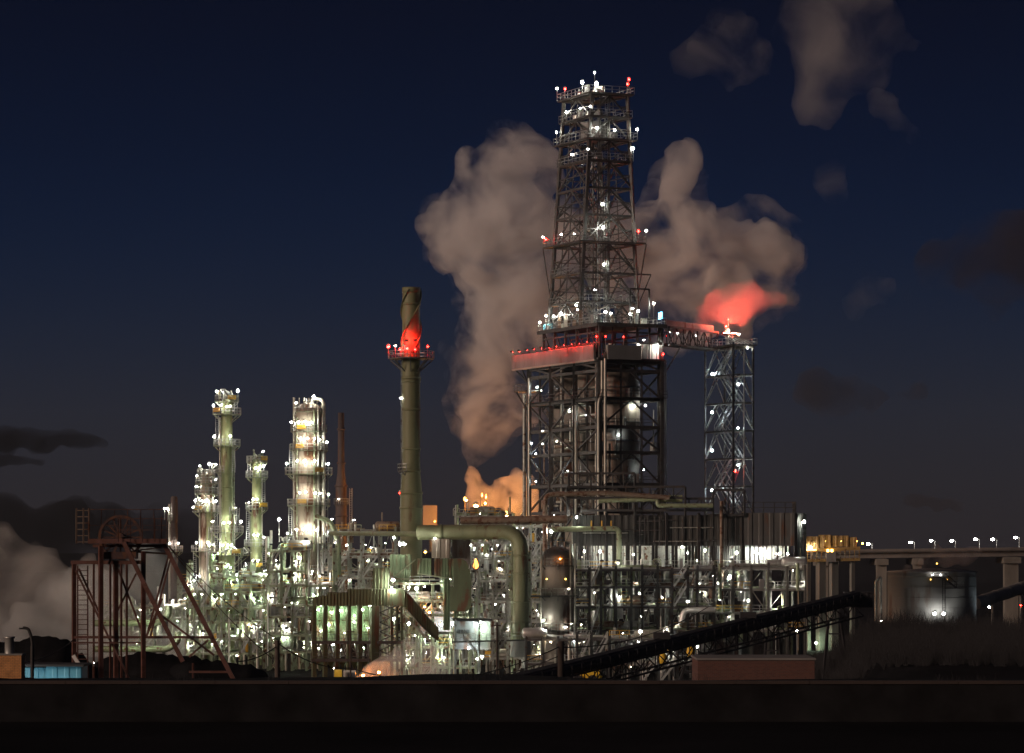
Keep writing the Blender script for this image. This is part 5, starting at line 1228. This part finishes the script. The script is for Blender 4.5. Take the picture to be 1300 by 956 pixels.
# ------------------------------------------------------------------ red mine headframe, left foreground
def headframe():
    Y = 230; s = S(Y)
    root = thing('mine_headframe', 'rusty red steel mine headframe with a sheave wheel, left foreground', 'headframe', P(190,900,Y))
    def H(x, y, d=0): return P(x, y, Y+d)
    gz = 880
    def b(n, x0,y0,x1,y1,w,d=0,d1=None,m='headframe_red'): beam(n, root, H(x0,y0,d), H(x1,y1,d if d1 is None else d1), w, w, m)
    for x, d, yt, w in ((94,0,716,.28),(128,-2,693,.30),(182,-2,700,.28),(119,2,716,.13),(140,3,716,.13),(154,3,716,.13),(147,0,712,.30),(161,3,716,.13)):
        b('post', x, gz, x, yt, w, d)
    b('beam', 90,714,182,714,.26,-1.2); b('beam', 94,809,268,809,.18,-1.2); b('beam', 94,816,182,816,.12,-1); b('beam', 112,687,212,687,.34,-2); b('beam', 118,693,212,693,.2,-1)
    b('beam', 165,700,212,703,.14,0); b('beam', 165,700,205,695,.1,0)
    # raking legs
    b('raker', 157,688,232,840,.3,-2.4); b('raker', 208,690,298,866,.3,-1); b('raker', 211,692,300,872,.14,2)
    b('raker', 214,706,186,808,.13,-1); b('raker', 217,708,191,808,.13,0)
    b('brace', 96,724,168,870,.14,-.6); b('brace', 100,722,128,782,.14,.5); b('brace', 150,722,184,812,.14,.5); b('brace', 173,728,148,778,.13,.5); b('brace', 206,782,272,832,.14,-1); b('brace', 265,812,240,834,.14,-1)
    b('brace', 186,808,206,760,.13,0); b('strut', 240,853,290,853,.16,-1); b('strut', 245,842,245,870,.12,-1)
    ladder(root, H(105,868,-.4), H(105,718,-.4), (1,0,0), 'headframe_red', .72, t=.085)
    # the ladder cage tower above the deck and the plate lattice
    for x in (97, 106, 113): b('tower_post', x,690,x,645,.09,1,None,'pipe_brown')
    for y in (648, 656, 664, 672, 680, 688): b('tower_rail', 96,y,114,y,.06,1,None,'pipe_brown')
    # sheave wheel with spokes, and its bearing frame
    c = H(153, 682, -1.0); R = 28*s
    q = MB(); n = 40
    vs_ = []
    for k in range(n):
        a = 2*math.pi*k/n
        for r, dy in ((R,-.16),(R,.16),(R*.88,.16),(R*.88,-.16)): vs_.append((c.x+r*math.cos(a), c.y+dy, c.z+r*math.sin(a)))
    q.add(vs_, [(k*4+j, k*4+(j+1)%4, ((k+1)%n)*4+(j+1)%4, ((k+1)%n)*4+j) for k in range(n) for j in range(4)])
    w = q.build('sheave_wheel', 'headframe_dark', root); WORLD_OF[w.name] = WORLD_OF[root.name]
    for k in range(8):
        a = math.pi*k/8; v = Vector((math.cos(a),0,math.sin(a)))*R*.9
        q = MB(); q.bar(c-v, c+v, .1); q.build('spoke', 'headframe_dark', w)
    rod('hub', root, c-Vector((0,.5,0)), c+Vector((0,.5,0)), .3, 'headframe_dark', 14)
    for d in (-1.6, -.4): b('bearing_leg', 138,716,153,682,.16,d,None,'headframe_dark'); b('bearing_leg', 168,716,153,682,.16,d,None,'headframe_dark')
    railing(root, [H(150,687,-2.4), H(212,687,-2.4), H(212,687,1)], 'headframe_dark', h=1.6, w=.05, step=.8); railing(root, [H(112,687,1.5), H(212,687,1.5)], 'headframe_dark', h=2.3, w=.05, step=.9)
    for x in (178, 205): b('tower_post', x,687,x,655,.06,1,None,'headframe_dark')
    q = MB(); q.box(H(153,705,-1), 2.4, 1.4, .5); q.build('bearing_floor', 'headframe_dark', root)
    # chute and a small floodlight at the foot
    beam('chute', root, H(93,832,-3), H(103,848,-3), .25, .25, 'white_paint'); beam('chute', root, H(102,846,-2.8), H(106,868,-2.8), .3, .3, 'headframe_dark')
    lamp(root, H(119,846,-3), .25, 'street', .06, name='work_lamp')
    # guy ropes to the right
    for x1, y1 in ((352,812),(345,836)):
        q = MB(); p0, p1 = H(213,692), P(x1,y1,250)
        q.tube([p0.lerp(p1,t/8)-UP*.5*math.sin(math.pi*t/8) for t in range(9)], .035, 5); q.build('guy_rope', 'headframe_dark', root)
headframe()

# ------------------------------------------------------------------ foreground odds and ends
def heap(name, lab, pts, Y, depth, m='coal', seed=1):
    "a heap of loose material: ridge line given in the photograph, real depth both ways"
    q = MB(); vs_ = []; n = 40; k = 10; rnd = random.Random(seed)
    xs = [pts[0][0]+(pts[-1][0]-pts[0][0])*i/n for i in range(n+1)]
    def top(x):
        for (a,ya),(b,yb) in zip(pts, pts[1:]):
            if a <= x <= b: t = (x-a)/(b-a); t = t*t*(3-2*t); return ya*(1-t)+yb*t
        return pts[-1][1]
    for x in xs:
        zr = P(x,top(x),Y).z; 
        for j in range(k+1):
            t = -1+2*j/k; yy = Y+t*depth
            base = ground_z((x-650)*S(Y), yy)-1.0
            z = base+(zr-base)*max(0, 1-abs(t))**.9+noise.noise(Vector((x*.13, yy*.35, seed)))*.35*(1-abs(t))
            vs_.append(((x-650)*S(Y), yy, z))
    q.add(vs_, [(i*(k+1)+j, (i+1)*(k+1)+j, (i+1)*(k+1)+j+1, i*(k+1)+j+1) for i in range(n) for j in range(k)], True)
    o = q.build(name, m); tag(o, lab, 'heap'); return o
heap('coal_heap', 'long black coal heap at the left edge behind the brick chimney', [(-60,826),(10,814),(60,808),(85,812),(100,830),(128,850)], 262, 14, seed=1)
heap('coal_heap', 'black coal heap behind the foot of the headframe', [(100,846),(150,834),(190,829),(240,833),(280,840),(318,844),(336,852),(350,866)], 290, 14, seed=2)
def chimney_block():
    Y = 165; s = S(Y)
    root = thing('brick_chimney', 'short brick chimney tinted lamp-orange with a metal flue, bottom left corner', 'chimney', P(13,880,Y))
    w = 30*s; bh = .075; zt = P(0,832,Y).z; x0 = P(-4,0,Y).x; x1 = P(27,0,Y).x
    z = zt; row = 0
    q = MB(); q.box(((x0+x1)/2,Y+.65,zt-1.2), x1-x0-.03, 1.27, 2.35); q.build('core', 'mortar', root)
    bm_ = {}
    nr = 26
    for r in range(nr):
        z = zt-.04-r*.085; L = .235; off = (r % 2)*L/2
        x = x0-off
        while x < x1-.02:
            a, b = max(x, x0), min(x+L-.015, x1)
            if b-a > .03: box('brick', root, ((a+b)/2, Y+.05, z), b-a, .11, .072, 'brick_orange')
            x += L
        y = Y+.11+off
        while y < Y+1.2:
            box('brick', root, (x1-.05, min(y+.11, Y+1.24), z), .11, .215, .072, 'brick_orange'); y += L
    box('cap', root, ((x0+x1)/2,Y+.64,zt+.04), x1-x0+.1, 1.38, .08, 'concrete')
    q = MB(); q.lathe((P(10,0,Y).x,Y+.5,zt+.08), [(.24,0),(.24,.78),(.29,.8),(.29,.88),(.2,.88),(.2,.4)], 18, False); q.build('flue', 'insulation', root)
chimney_block()
def blue_shed():
    Y = 200; s = S(Y)
    root = thing('blue_shed', 'low building with pale blue lit walls left of the headframe', 'shed', P(60,890,Y))
    x0, x1 = P(27,0,Y).x, P(92,0,Y).x; zt = P(0,848,Y).z; zb = zt-2.4
    ribbed('wall', root, (x0,Y+.6), (P(58,0,Y).x,Y+.6), zb, zt, 'tarp_blue', .5, .05, 2); ribbed('wall', root, (P(58.5,0,Y).x,Y), (x1+.6,Y), zb, zt+.1, 'tarp_blue', .7, .05, 2.6)
    q = MB(); q.box(((x0+x1)/2+.3,Y+1.4,zt+.16), x1-x0+.9, 3.6, .14); q.build('roof', 'cladding_black', root)
    lamp(root, P(29,869,Y-1.2), .35, 'cool', .11, name='work_lamp'); lamp(root, P(70,880,Y-1.6), .35, 'cool', .1, name='work_lamp')
blue_shed()
def street_pole():
    Y = 195; root = thing('street_lamp', 'unlit curved street lamp standing before the blue shed', 'street lamp', P(41,890,Y))
    q = MB(); q.tube(elbow_path([P(41,890,Y), P(41,812,Y), P(36,798,Y), P(29,797,Y)], .5), .1, 8); q.build('pole', 'wire', root)
    q = MB(); q.box(P(28,798,Y), .34, .2, .1); q.build('lamp_head', 'wire', root)
    q = MB(); q.bar(P(41,890,Y+.1), P(41,820,Y+.1), .18); q.build('support_post', 'pole_wood', root)
street_pole()
poles = []
for px, yt, Y, w, lab in ((352,813,250,.2,'thick dark utility pole right of the headframe'), (445,798,255,.07,'thin dark pole in front of the dust collector'), (631,790,255,.07,'thin dark pole in front of the equipment hut'), (712,814,250,.26,'thick dark utility pole in front of the conveyor')):
    b = P(px,900,Y); r_ = thing('utility_pole', lab, 'pole', b, 'utility poles')
    q = MB(); q.tube([b, P(px,yt,Y)], [w*1.1, w], 8); q.build('shaft', 'pole_wood', r_)
    beam('crossarm', r_, P(px-5,yt+4,Y), P(px+5,yt+4,Y), .08, .1, 'pole_wood')
    poles.append(P(px,yt+3,Y))
def wire(p0, p1, sag, lab):
    q = MB(); q.tube([p0.lerp(p1,t/12)-UP*4*sag*(t/12)*(1-t/12) for t in range(13)], .045, 5)
    o = q.build('overhead_wire', 'wire'); tag(o, lab, 'wire', 'overhead wires')
wire(poles[0], P(445,848,255), .6, 'sagging wire from the pole by the headframe to the thin pole')
wire(P(445,848,255), P(712,832,250), 1.6, 'long sagging wire crossing below the heater')
wire(P(300,840,245), P(352,820,250), .3, 'short wire rising to the pole right of the headframe')
wire(P(712,820,250), P(560,862,240), .5, 'wire running down left from the pole before the conveyor')
wire(P(712,822,250), P(900,770,300), 1.0, 'wire running up right above the conveyor')
wire(P(-40,826,200), P(94,812,230), 1.2, 'wire sagging from the left edge to the headframe')
def brick_building():
    Y = 188; s = S(Y)
    root = thing('brick_building', 'low dark red brick building in the bottom right foreground', 'building', P(960,900,Y))
    m = bpy.data.materials.new('brick_wall'); m.use_nodes = True; n = m.node_tree; b = n.nodes['Principled BSDF']; b.inputs['Roughness'].default_value = .9
    g = n.nodes.new('ShaderNodeNewGeometry'); mp = n.nodes.new('ShaderNodeMapping'); mp.inputs['Rotation'].default_value = (math.radians(90),0,0); n.links.new(g.outputs['Position'], mp.inputs[0])
    t = n.nodes.new('ShaderNodeTexBrick'); t.inputs['Scale'].default_value = 1; t.inputs['Brick Width'].default_value = .24; t.inputs['Row Height'].default_value = .085; t.inputs['Mortar Size'].default_value = .01
    t.inputs['Color1'].default_value = (.12,.045,.032,1); t.inputs['Color2'].default_value = (.085,.033,.025,1); t.inputs['Mortar'].default_value = (.09,.07,.06,1)
    n.links.new(mp.outputs[0], t.inputs['Vector']); n.links.new(t.outputs['Color'], b.inputs['Base Color'])
    bp = n.nodes.new('ShaderNodeBump'); bp.inputs['Strength'].default_value = .4; n.links.new(t.outputs['Fac'], bp.inputs['Height']); n.links.new(bp.outputs[0], b.inputs['Normal']); MATS['brick_wall'] = m
    x0, x1 = P(886,0,Y).x, P(1034,0,Y).x; zt = P(0,838,Y).z
    q = MB(); q.box(((x0+x1)/2,Y+3,zt-1.6), x1-x0, 6, 3.2); q.build('wall', 'brick_wall', root)
    q = MB(); q.box(((x0+x1)/2,Y+3,zt+.06), x1-x0+.16, 6.2, .12); q.build('coping', 'concrete_dark', root)
brick_building()
def front_parapet():
    Y = 118
    root = thing('foreground_parapet', 'dark brown parapet coping running along the bottom edge of the view', 'wall', P(650,880,Y))
    z = P(0,864,Y).z
    for i in range(16):
        x0 = -22+i*2.75; q = MB(); q.box((x0+1.37,Y,z-.06), 2.735, .5, .12); q.build('coping_slab', 'coping', root)
    q = MB(); q.box((0,Y,z-2.62), 44, .36, 4.98); q.build('wall', 'coal', root)
front_parapet()

# ------------------------------------------------------------------ leafless thicket on the right bank
def thicket():
    rnd = random.Random(9); q = MB()
    for i in range(2600):
        px = rnd.uniform(1000, 1320); Y = rnd.uniform(300, 470)
        x = (px-650)*S(Y); g = ground_z(x, Y)
        if g < 1.0 and rnd.random() < .7: continue
        b = Vector((x, Y, g-.2)); h = rnd.uniform(1.6, 4.4)*(1+.35*noise.noise(Vector((px*.03, 0, 3))))
        for k in range(5):
            v = Vector((rnd.gauss(0,.28), rnd.gauss(0,.28), 1)).normalized()*h*rnd.uniform(.5,1)
            m_ = b+v*.55+Vector((rnd.gauss(0,.15), 0, 0)); e = b+v
            w = .03; s1 = Vector((w,0,0))
            q.add([b-s1, b+s1, m_+s1*.7, m_-s1*.7, e], [(0,1,2,3),(3,2,4)])
            for j in range(3):
                t = b.lerp(e, rnd.uniform(.35,.9)); e2 = t+Vector((rnd.gauss(0,.5), rnd.gauss(0,.5), rnd.uniform(.3,1.1)))*.8
                q.add([t-s1*.5, t+s1*.5, e2], [(0,1,2)])
    o = q.build('bare_thicket', 'twig'); o['kind'] = 'stuff'; o['label'] = 'dark leafless shrubs covering the right bank'
thicket()

def weeds():
    rnd = random.Random(31); q = MB()
    for i in range(900):
        px = rnd.uniform(-10, 1310); Y = rnd.uniform(118.6, 124)
        if noise.noise(Vector((px*.011, 0, 7)))+.25*noise.noise(Vector((px*.06, 0, 2))) < .02: continue
        b = Vector(((px-650)*S(Y), Y, P(0,866,118).z-.1)); h = rnd.uniform(.06,.30)*(1.6 if rnd.random() < .1 else 1)
        e = b+Vector((rnd.gauss(0,.25)*h, 0, h)); w = Vector((.008,0,0))
        q.add([b-w, b+w, e], [(0,1,2)])
    o = q.build('dead_grass', 'twig'); o['kind'] = 'stuff'; o['label'] = 'dead grass stems along the foreground parapet'
weeds()
# ------------------------------------------------------------------ steam and clouds: closed bodies of air filled with a scattering medium
volume('steam_thick', (.985,.975,.97), .30, noise_m=13, lo=.41, hi=.64, step=.17)
volume('steam_fringe', (.98,.97,.965), .10, noise_m=10, lo=.47, hi=.74, step=.25)
volume('steam_mid', (.96,.94,.93), .06, noise_m=16, lo=.30, hi=.58, step=.5)
volume('steam_dense', (.97,.95,.94), .32, noise_m=3.5, lo=.30, hi=.58, step=.5)
volume('steam_thin', (.96,.95,.94), .03, noise_m=9, lo=.34, hi=.62, step=.5)
volume('cloud_faint', (.95,.93,.92), .012, noise_m=45, lo=.36, hi=.72, step=.3)
volume('cloud_thin', (.95,.93,.92), .020, noise_m=65, lo=.38, hi=.74, step=.3)
volume('steam_veil', (.96,.96,.95), .10, noise_m=16, lo=.34, hi=.68, step=.4)
volume('steam_red', (.98,.96,.95), .13, noise_m=6, lo=.34, hi=.70, step=.3)
volume('steam_low', (.96,.95,.94), .24, noise_m=4, lo=.34, hi=.64, step=.5)
volume('cloud_brown', (.17,.145,.13), .03, noise_m=80, lo=.30, hi=.62, step=.4)
volume('cloud_dark', (.025,.025,.03), .05, noise_m=90, lo=.30, hi=.60, step=.4, stretch=(.5,.5,1.2))
def puff(name, blobs, Y, m, label=None, cat='steam', vox=1.2, disp=1.0, seed=0, lobes=.25, flat=1., fine=False, fringe=0, fringe_m='steam_fringe'):
    "blobs: (px, py, radius in px, depth offset m)"
    rnd = random.Random(seed); bm = bmesh.new()
    s = S(Y)
    for b in blobs:
        px, py, r = b[:3]; dy = b[3] if len(b) > 3 else 0
        c = P(px, py, Y)+Vector((0,dy,0)); R = r*s
        bmesh.ops.create_icosphere(bm, subdivisions=2, radius=R*.8, matrix=Matrix.Translation(c) @ Matrix.Diagonal((1,1,flat,1)))
        for k in range(int(6+r*lobes)):                       # cauliflower lobes on each ball
            v = Vector((rnd.gauss(0,1), rnd.gauss(0,1), rnd.gauss(0,1))).normalized()
            bmesh.ops.create_icosphere(bm, subdivisions=2, radius=R*rnd.uniform(.18,.46), matrix=Matrix.Translation(c+Vector((v.x,v.y,v.z*flat))*R*rnd.uniform(.6,.9)) @ Matrix.Diagonal((1,1,flat**.5,1)))
    me = bpy.data.meshes.new(name); bm.to_mesh(me); bm.free()
    base = P(blobs[0][0], blobs[0][1], Y)
    me.transform(Matrix.Translation(-base)); me.materials.append(MATS[m])
    o = link(name, me, None, base)
    md = o.modifiers.new('remesh', 'REMESH'); md.mode = 'VOXEL'; md.voxel_size = vox
    md.use_smooth_shade = True
    for i, (sc_, st) in enumerate(((12*vox, 9*disp*vox), (5*vox, 4*disp*vox), (2.2*vox, 1.6*disp*vox)) if fine else ((8*vox, 3.4*disp*vox), (3*vox, 1.6*disp*vox))):
        t = bpy.data.textures.new(name+'_billow', 'CLOUDS'); t.noise_scale = sc_; t.noise_depth = 3
        dm = o.modifiers.new('billow', 'DISPLACE'); dm.texture = t; dm.strength = st; dm.mid_level = .5; dm.texture_coords = 'GLOBAL'
    md = o.modifiers.new('weld', 'REMESH'); md.mode = 'VOXEL'; md.voxel_size = vox; md.use_smooth_shade = True
    if cat is None: return o
    tag(o, label, cat)
    if fringe:                                                  # thin torn vapour round the dense core
        f = puff('vapour_fringe', [(b[0]+rnd.uniform(-4,4), b[1]+rnd.uniform(-4,4), b[2]*fringe) for b in blobs], Y, fringe_m, None, None, vox*1.4, disp*1.5, seed+50)
        w = f.location.copy(); f.parent = o; f.location = w-o.location
    return o
puff('steam_plume', [(600,572,14),(612,560,20),(606,520,42),(622,470,56),(652,430,52),(612,410,28),(640,350,60),(590,300,50),(640,270,72),(605,225,30),(640,215,46),(672,205,40),(690,300,60),(690,360,55),(660,500,40),(640,545,22)], 660, 'steam_thick',
     'tall billowing orange-brown steam plume rising left of the derrick', seed=1, vox=.85, fine=True, fringe=1.16)
puff('steam_plume', [(880,400,42),(920,360,62),(970,310,44),(1000,325,30),(860,340,52),(855,280,46),(900,300,42),(860,225,28),(868,200,20),(830,300,40),(820,380,45),(945,395,30),(985,370,24),(800,330,50),(775,300,50)], 665, 'steam_thick',
     'broad greyish steam plume with a red glow, right of the derrick', seed=2, vox=.85, fine=True, fringe=1.2)
puff('steam_plume', [(606,622,17),(600,604,12),(622,632,20),(640,616,16),(658,612,20),(672,630,22),(650,640,20),(665,655,20),(600,640,12)], 646, 'steam_dense', 'small bright orange steam puff at the foot of the large plume', seed=3, vox=.5)
puff('steam_plume', [(6,692,30),(-14,740,60),(36,712,26),(60,742,46),(20,790,60),(90,770,50),(70,800,50),(-40,690,46),(110,745,34),(120,795,50),(-30,800,60)], 600, 'steam_veil', 'grey steam bank at the left edge behind the headframe', seed=4, vox=.8, disp=1.8)
puff('steam_plume', [(196,730,34),(165,765,52),(225,760,36),(135,745,44),(140,805,56),(215,805,46),(105,785,56),(180,712,24),(60,800,50),(240,790,30),(85,760,40)], 548, 'steam_veil', 'thin grey steam veil rising behind the headframe', seed=5, vox=.8, disp=2.2)
puff('steam_plume', [(470,858,16),(455,866,14),(490,848,20),(515,838,24),(540,838,26),(560,852,22),(500,866,24),(535,866,24),(520,820,14)], 455, 'steam_low', 'low steam puff at ground level, glowing orange on its left side', seed=6, vox=.45)
l_ = thing('yard_lamp', 'sodium lamp glowing inside the low steam at ground level', 'lamp', P(468,880,452), 'yard lamps'); lamp(l_, P(461,872,450), 1.7, 'deep', .22, name='post'); lamp(l_, P(481,870,449.6), 1.9, 'deep', .22, name='post')
puff('steam_plume', [(462,862,12),(474,856,14),(486,850,14),(450,868,10),(496,862,14),(480,868,12)], 452.5, 'steam_dense', 'orange-lit steam burst at ground level left of the low grey steam', seed=23, vox=.35)
puff('steam_plume', [(1190,712,8),(1188,700,9),(1175,714,13),(1200,712,14),(1220,708,15),(1238,702,10),(1150,722,9),(1186,690,5)], 596, 'steam_low', 'thin steam drifting off the storage tank roof', seed=7, vox=.5)
puff('steam_plume', [(862,440,9),(876,438,13),(892,440,10),(850,438,7),(872,428,9),(884,418,10)], 556, 'steam_thin', 'small steam wisp clinging to the gangway', seed=8, vox=.4)
puff('steam_plume', [(240,850,12),(225,852,10),(256,848,10)], 262, 'steam_thin', 'small smoke puff in front of the coal heap', seed=9, vox=.3)
# clouds far behind
puff('cloud', [(1060,20,54),(1040,60,52),(1082,72,46),(1052,112,40),(1028,10,48),(1085,-10,56),(1105,105,28),(1128,40,30),(1155,55,24),(1020,140,22)], 2400, 'cloud_thin', 'brownish cloud streaming down from the top edge, right of the derrick', 'cloud', seed=11, vox=5, disp=2)
puff('cloud', [(930,40,38),(900,66,34),(878,88,26),(950,88,28),(925,112,22)], 2400, 'cloud_faint', 'faint torn cloud high up just right of the derrick', 'cloud', seed=12, vox=4, disp=2.4)
puff('cloud', [(1128,138,20),(1142,155,18),(1156,172,14),(1118,126,14)], 2400, 'cloud_faint', 'small pale cloud shred below the top right cloud', 'cloud', seed=13, vox=3, disp=2)
puff('cloud', [(1115,365,24),(1095,378,20),(1082,395,15),(1132,355,16)], 2400, 'cloud_faint', 'small pinkish cloud scrap right of the red-lit plume', 'cloud', seed=14, vox=3, disp=2)
puff('cloud', [(1060,215,18),(1050,240,18),(1065,255,14)], 2400, 'cloud_faint', 'barely visible cloud wisp below the large top cloud', 'cloud', seed=22, vox=3, disp=2)
puff('cloud', [(1240,320,50),(1280,310,60),(1205,338,34),(1300,350,54),(1255,360,38)], 2600, 'cloud_brown', 'large dark brown cloud at the right edge', 'cloud', seed=15, vox=5, disp=2)
puff('cloud', [(1045,500,30),(1075,502,34),(1105,503,30),(1135,502,20),(1020,500,20),(1165,492,18)], 2600, 'cloud_brown', 'dark flat cloud right of the stair tower', 'cloud', seed=16, vox=4, disp=2, flat=.8)
puff('cloud', [(-20,558,40),(20,560,40),(55,561,34),(85,558,32),(110,560,24),(130,562,16)], 2600, 'cloud_dark', 'thin dark cloud streak at the left edge above the headframe', 'cloud', seed=17, vox=2.5, disp=1.4, flat=.36)
puff('cloud', [(10,585,26),(35,586,20),(-20,585,30)], 2600, 'cloud_dark', 'short dark cloud streak low on the left edge', 'cloud', seed=18, vox=2, disp=1.2, flat=.33)
puff('cloud', [(20,670,48),(80,672,48),(140,675,46),(200,680,42),(250,684,36),(300,690,30),(-40,665,54),(60,700,50),(160,705,50),(-20,715,50),(350,697,22)], 3000, 'cloud_dark', 'broad dark cloud bank on the horizon behind the headframe', 'cloud', seed=19, vox=5, disp=1.6)
puff('cloud', [(1175,636,18),(1195,640,18),(1215,643,12),(1160,634,12)], 3000, 'cloud_brown', 'small dark cloud low over the viaduct', 'cloud', seed=20, vox=3, disp=1.6, flat=.6)
puff('steam_plume', [(925,394,24),(904,394,20),(947,387,26),(970,383,19),(990,379,12),(932,378,22),(893,404,14),(882,414,11),(912,382,20),(953,374,18)], 552, 'steam_red', 'red-glowing steam lobe over the beacon on top of the stair tower', seed=21, vox=.5, disp=1.6)
# ------------------------------------------------------------------ night air over the works
def haze():
    m = volume('night_air', (.80,.88,1.0), .00003, .0)
    q = MB(); q.box((0, 1050, 58), 1700, 2300, 122); o = q.build('haze', 'night_air'); o['kind'] = 'stuff'
haze()
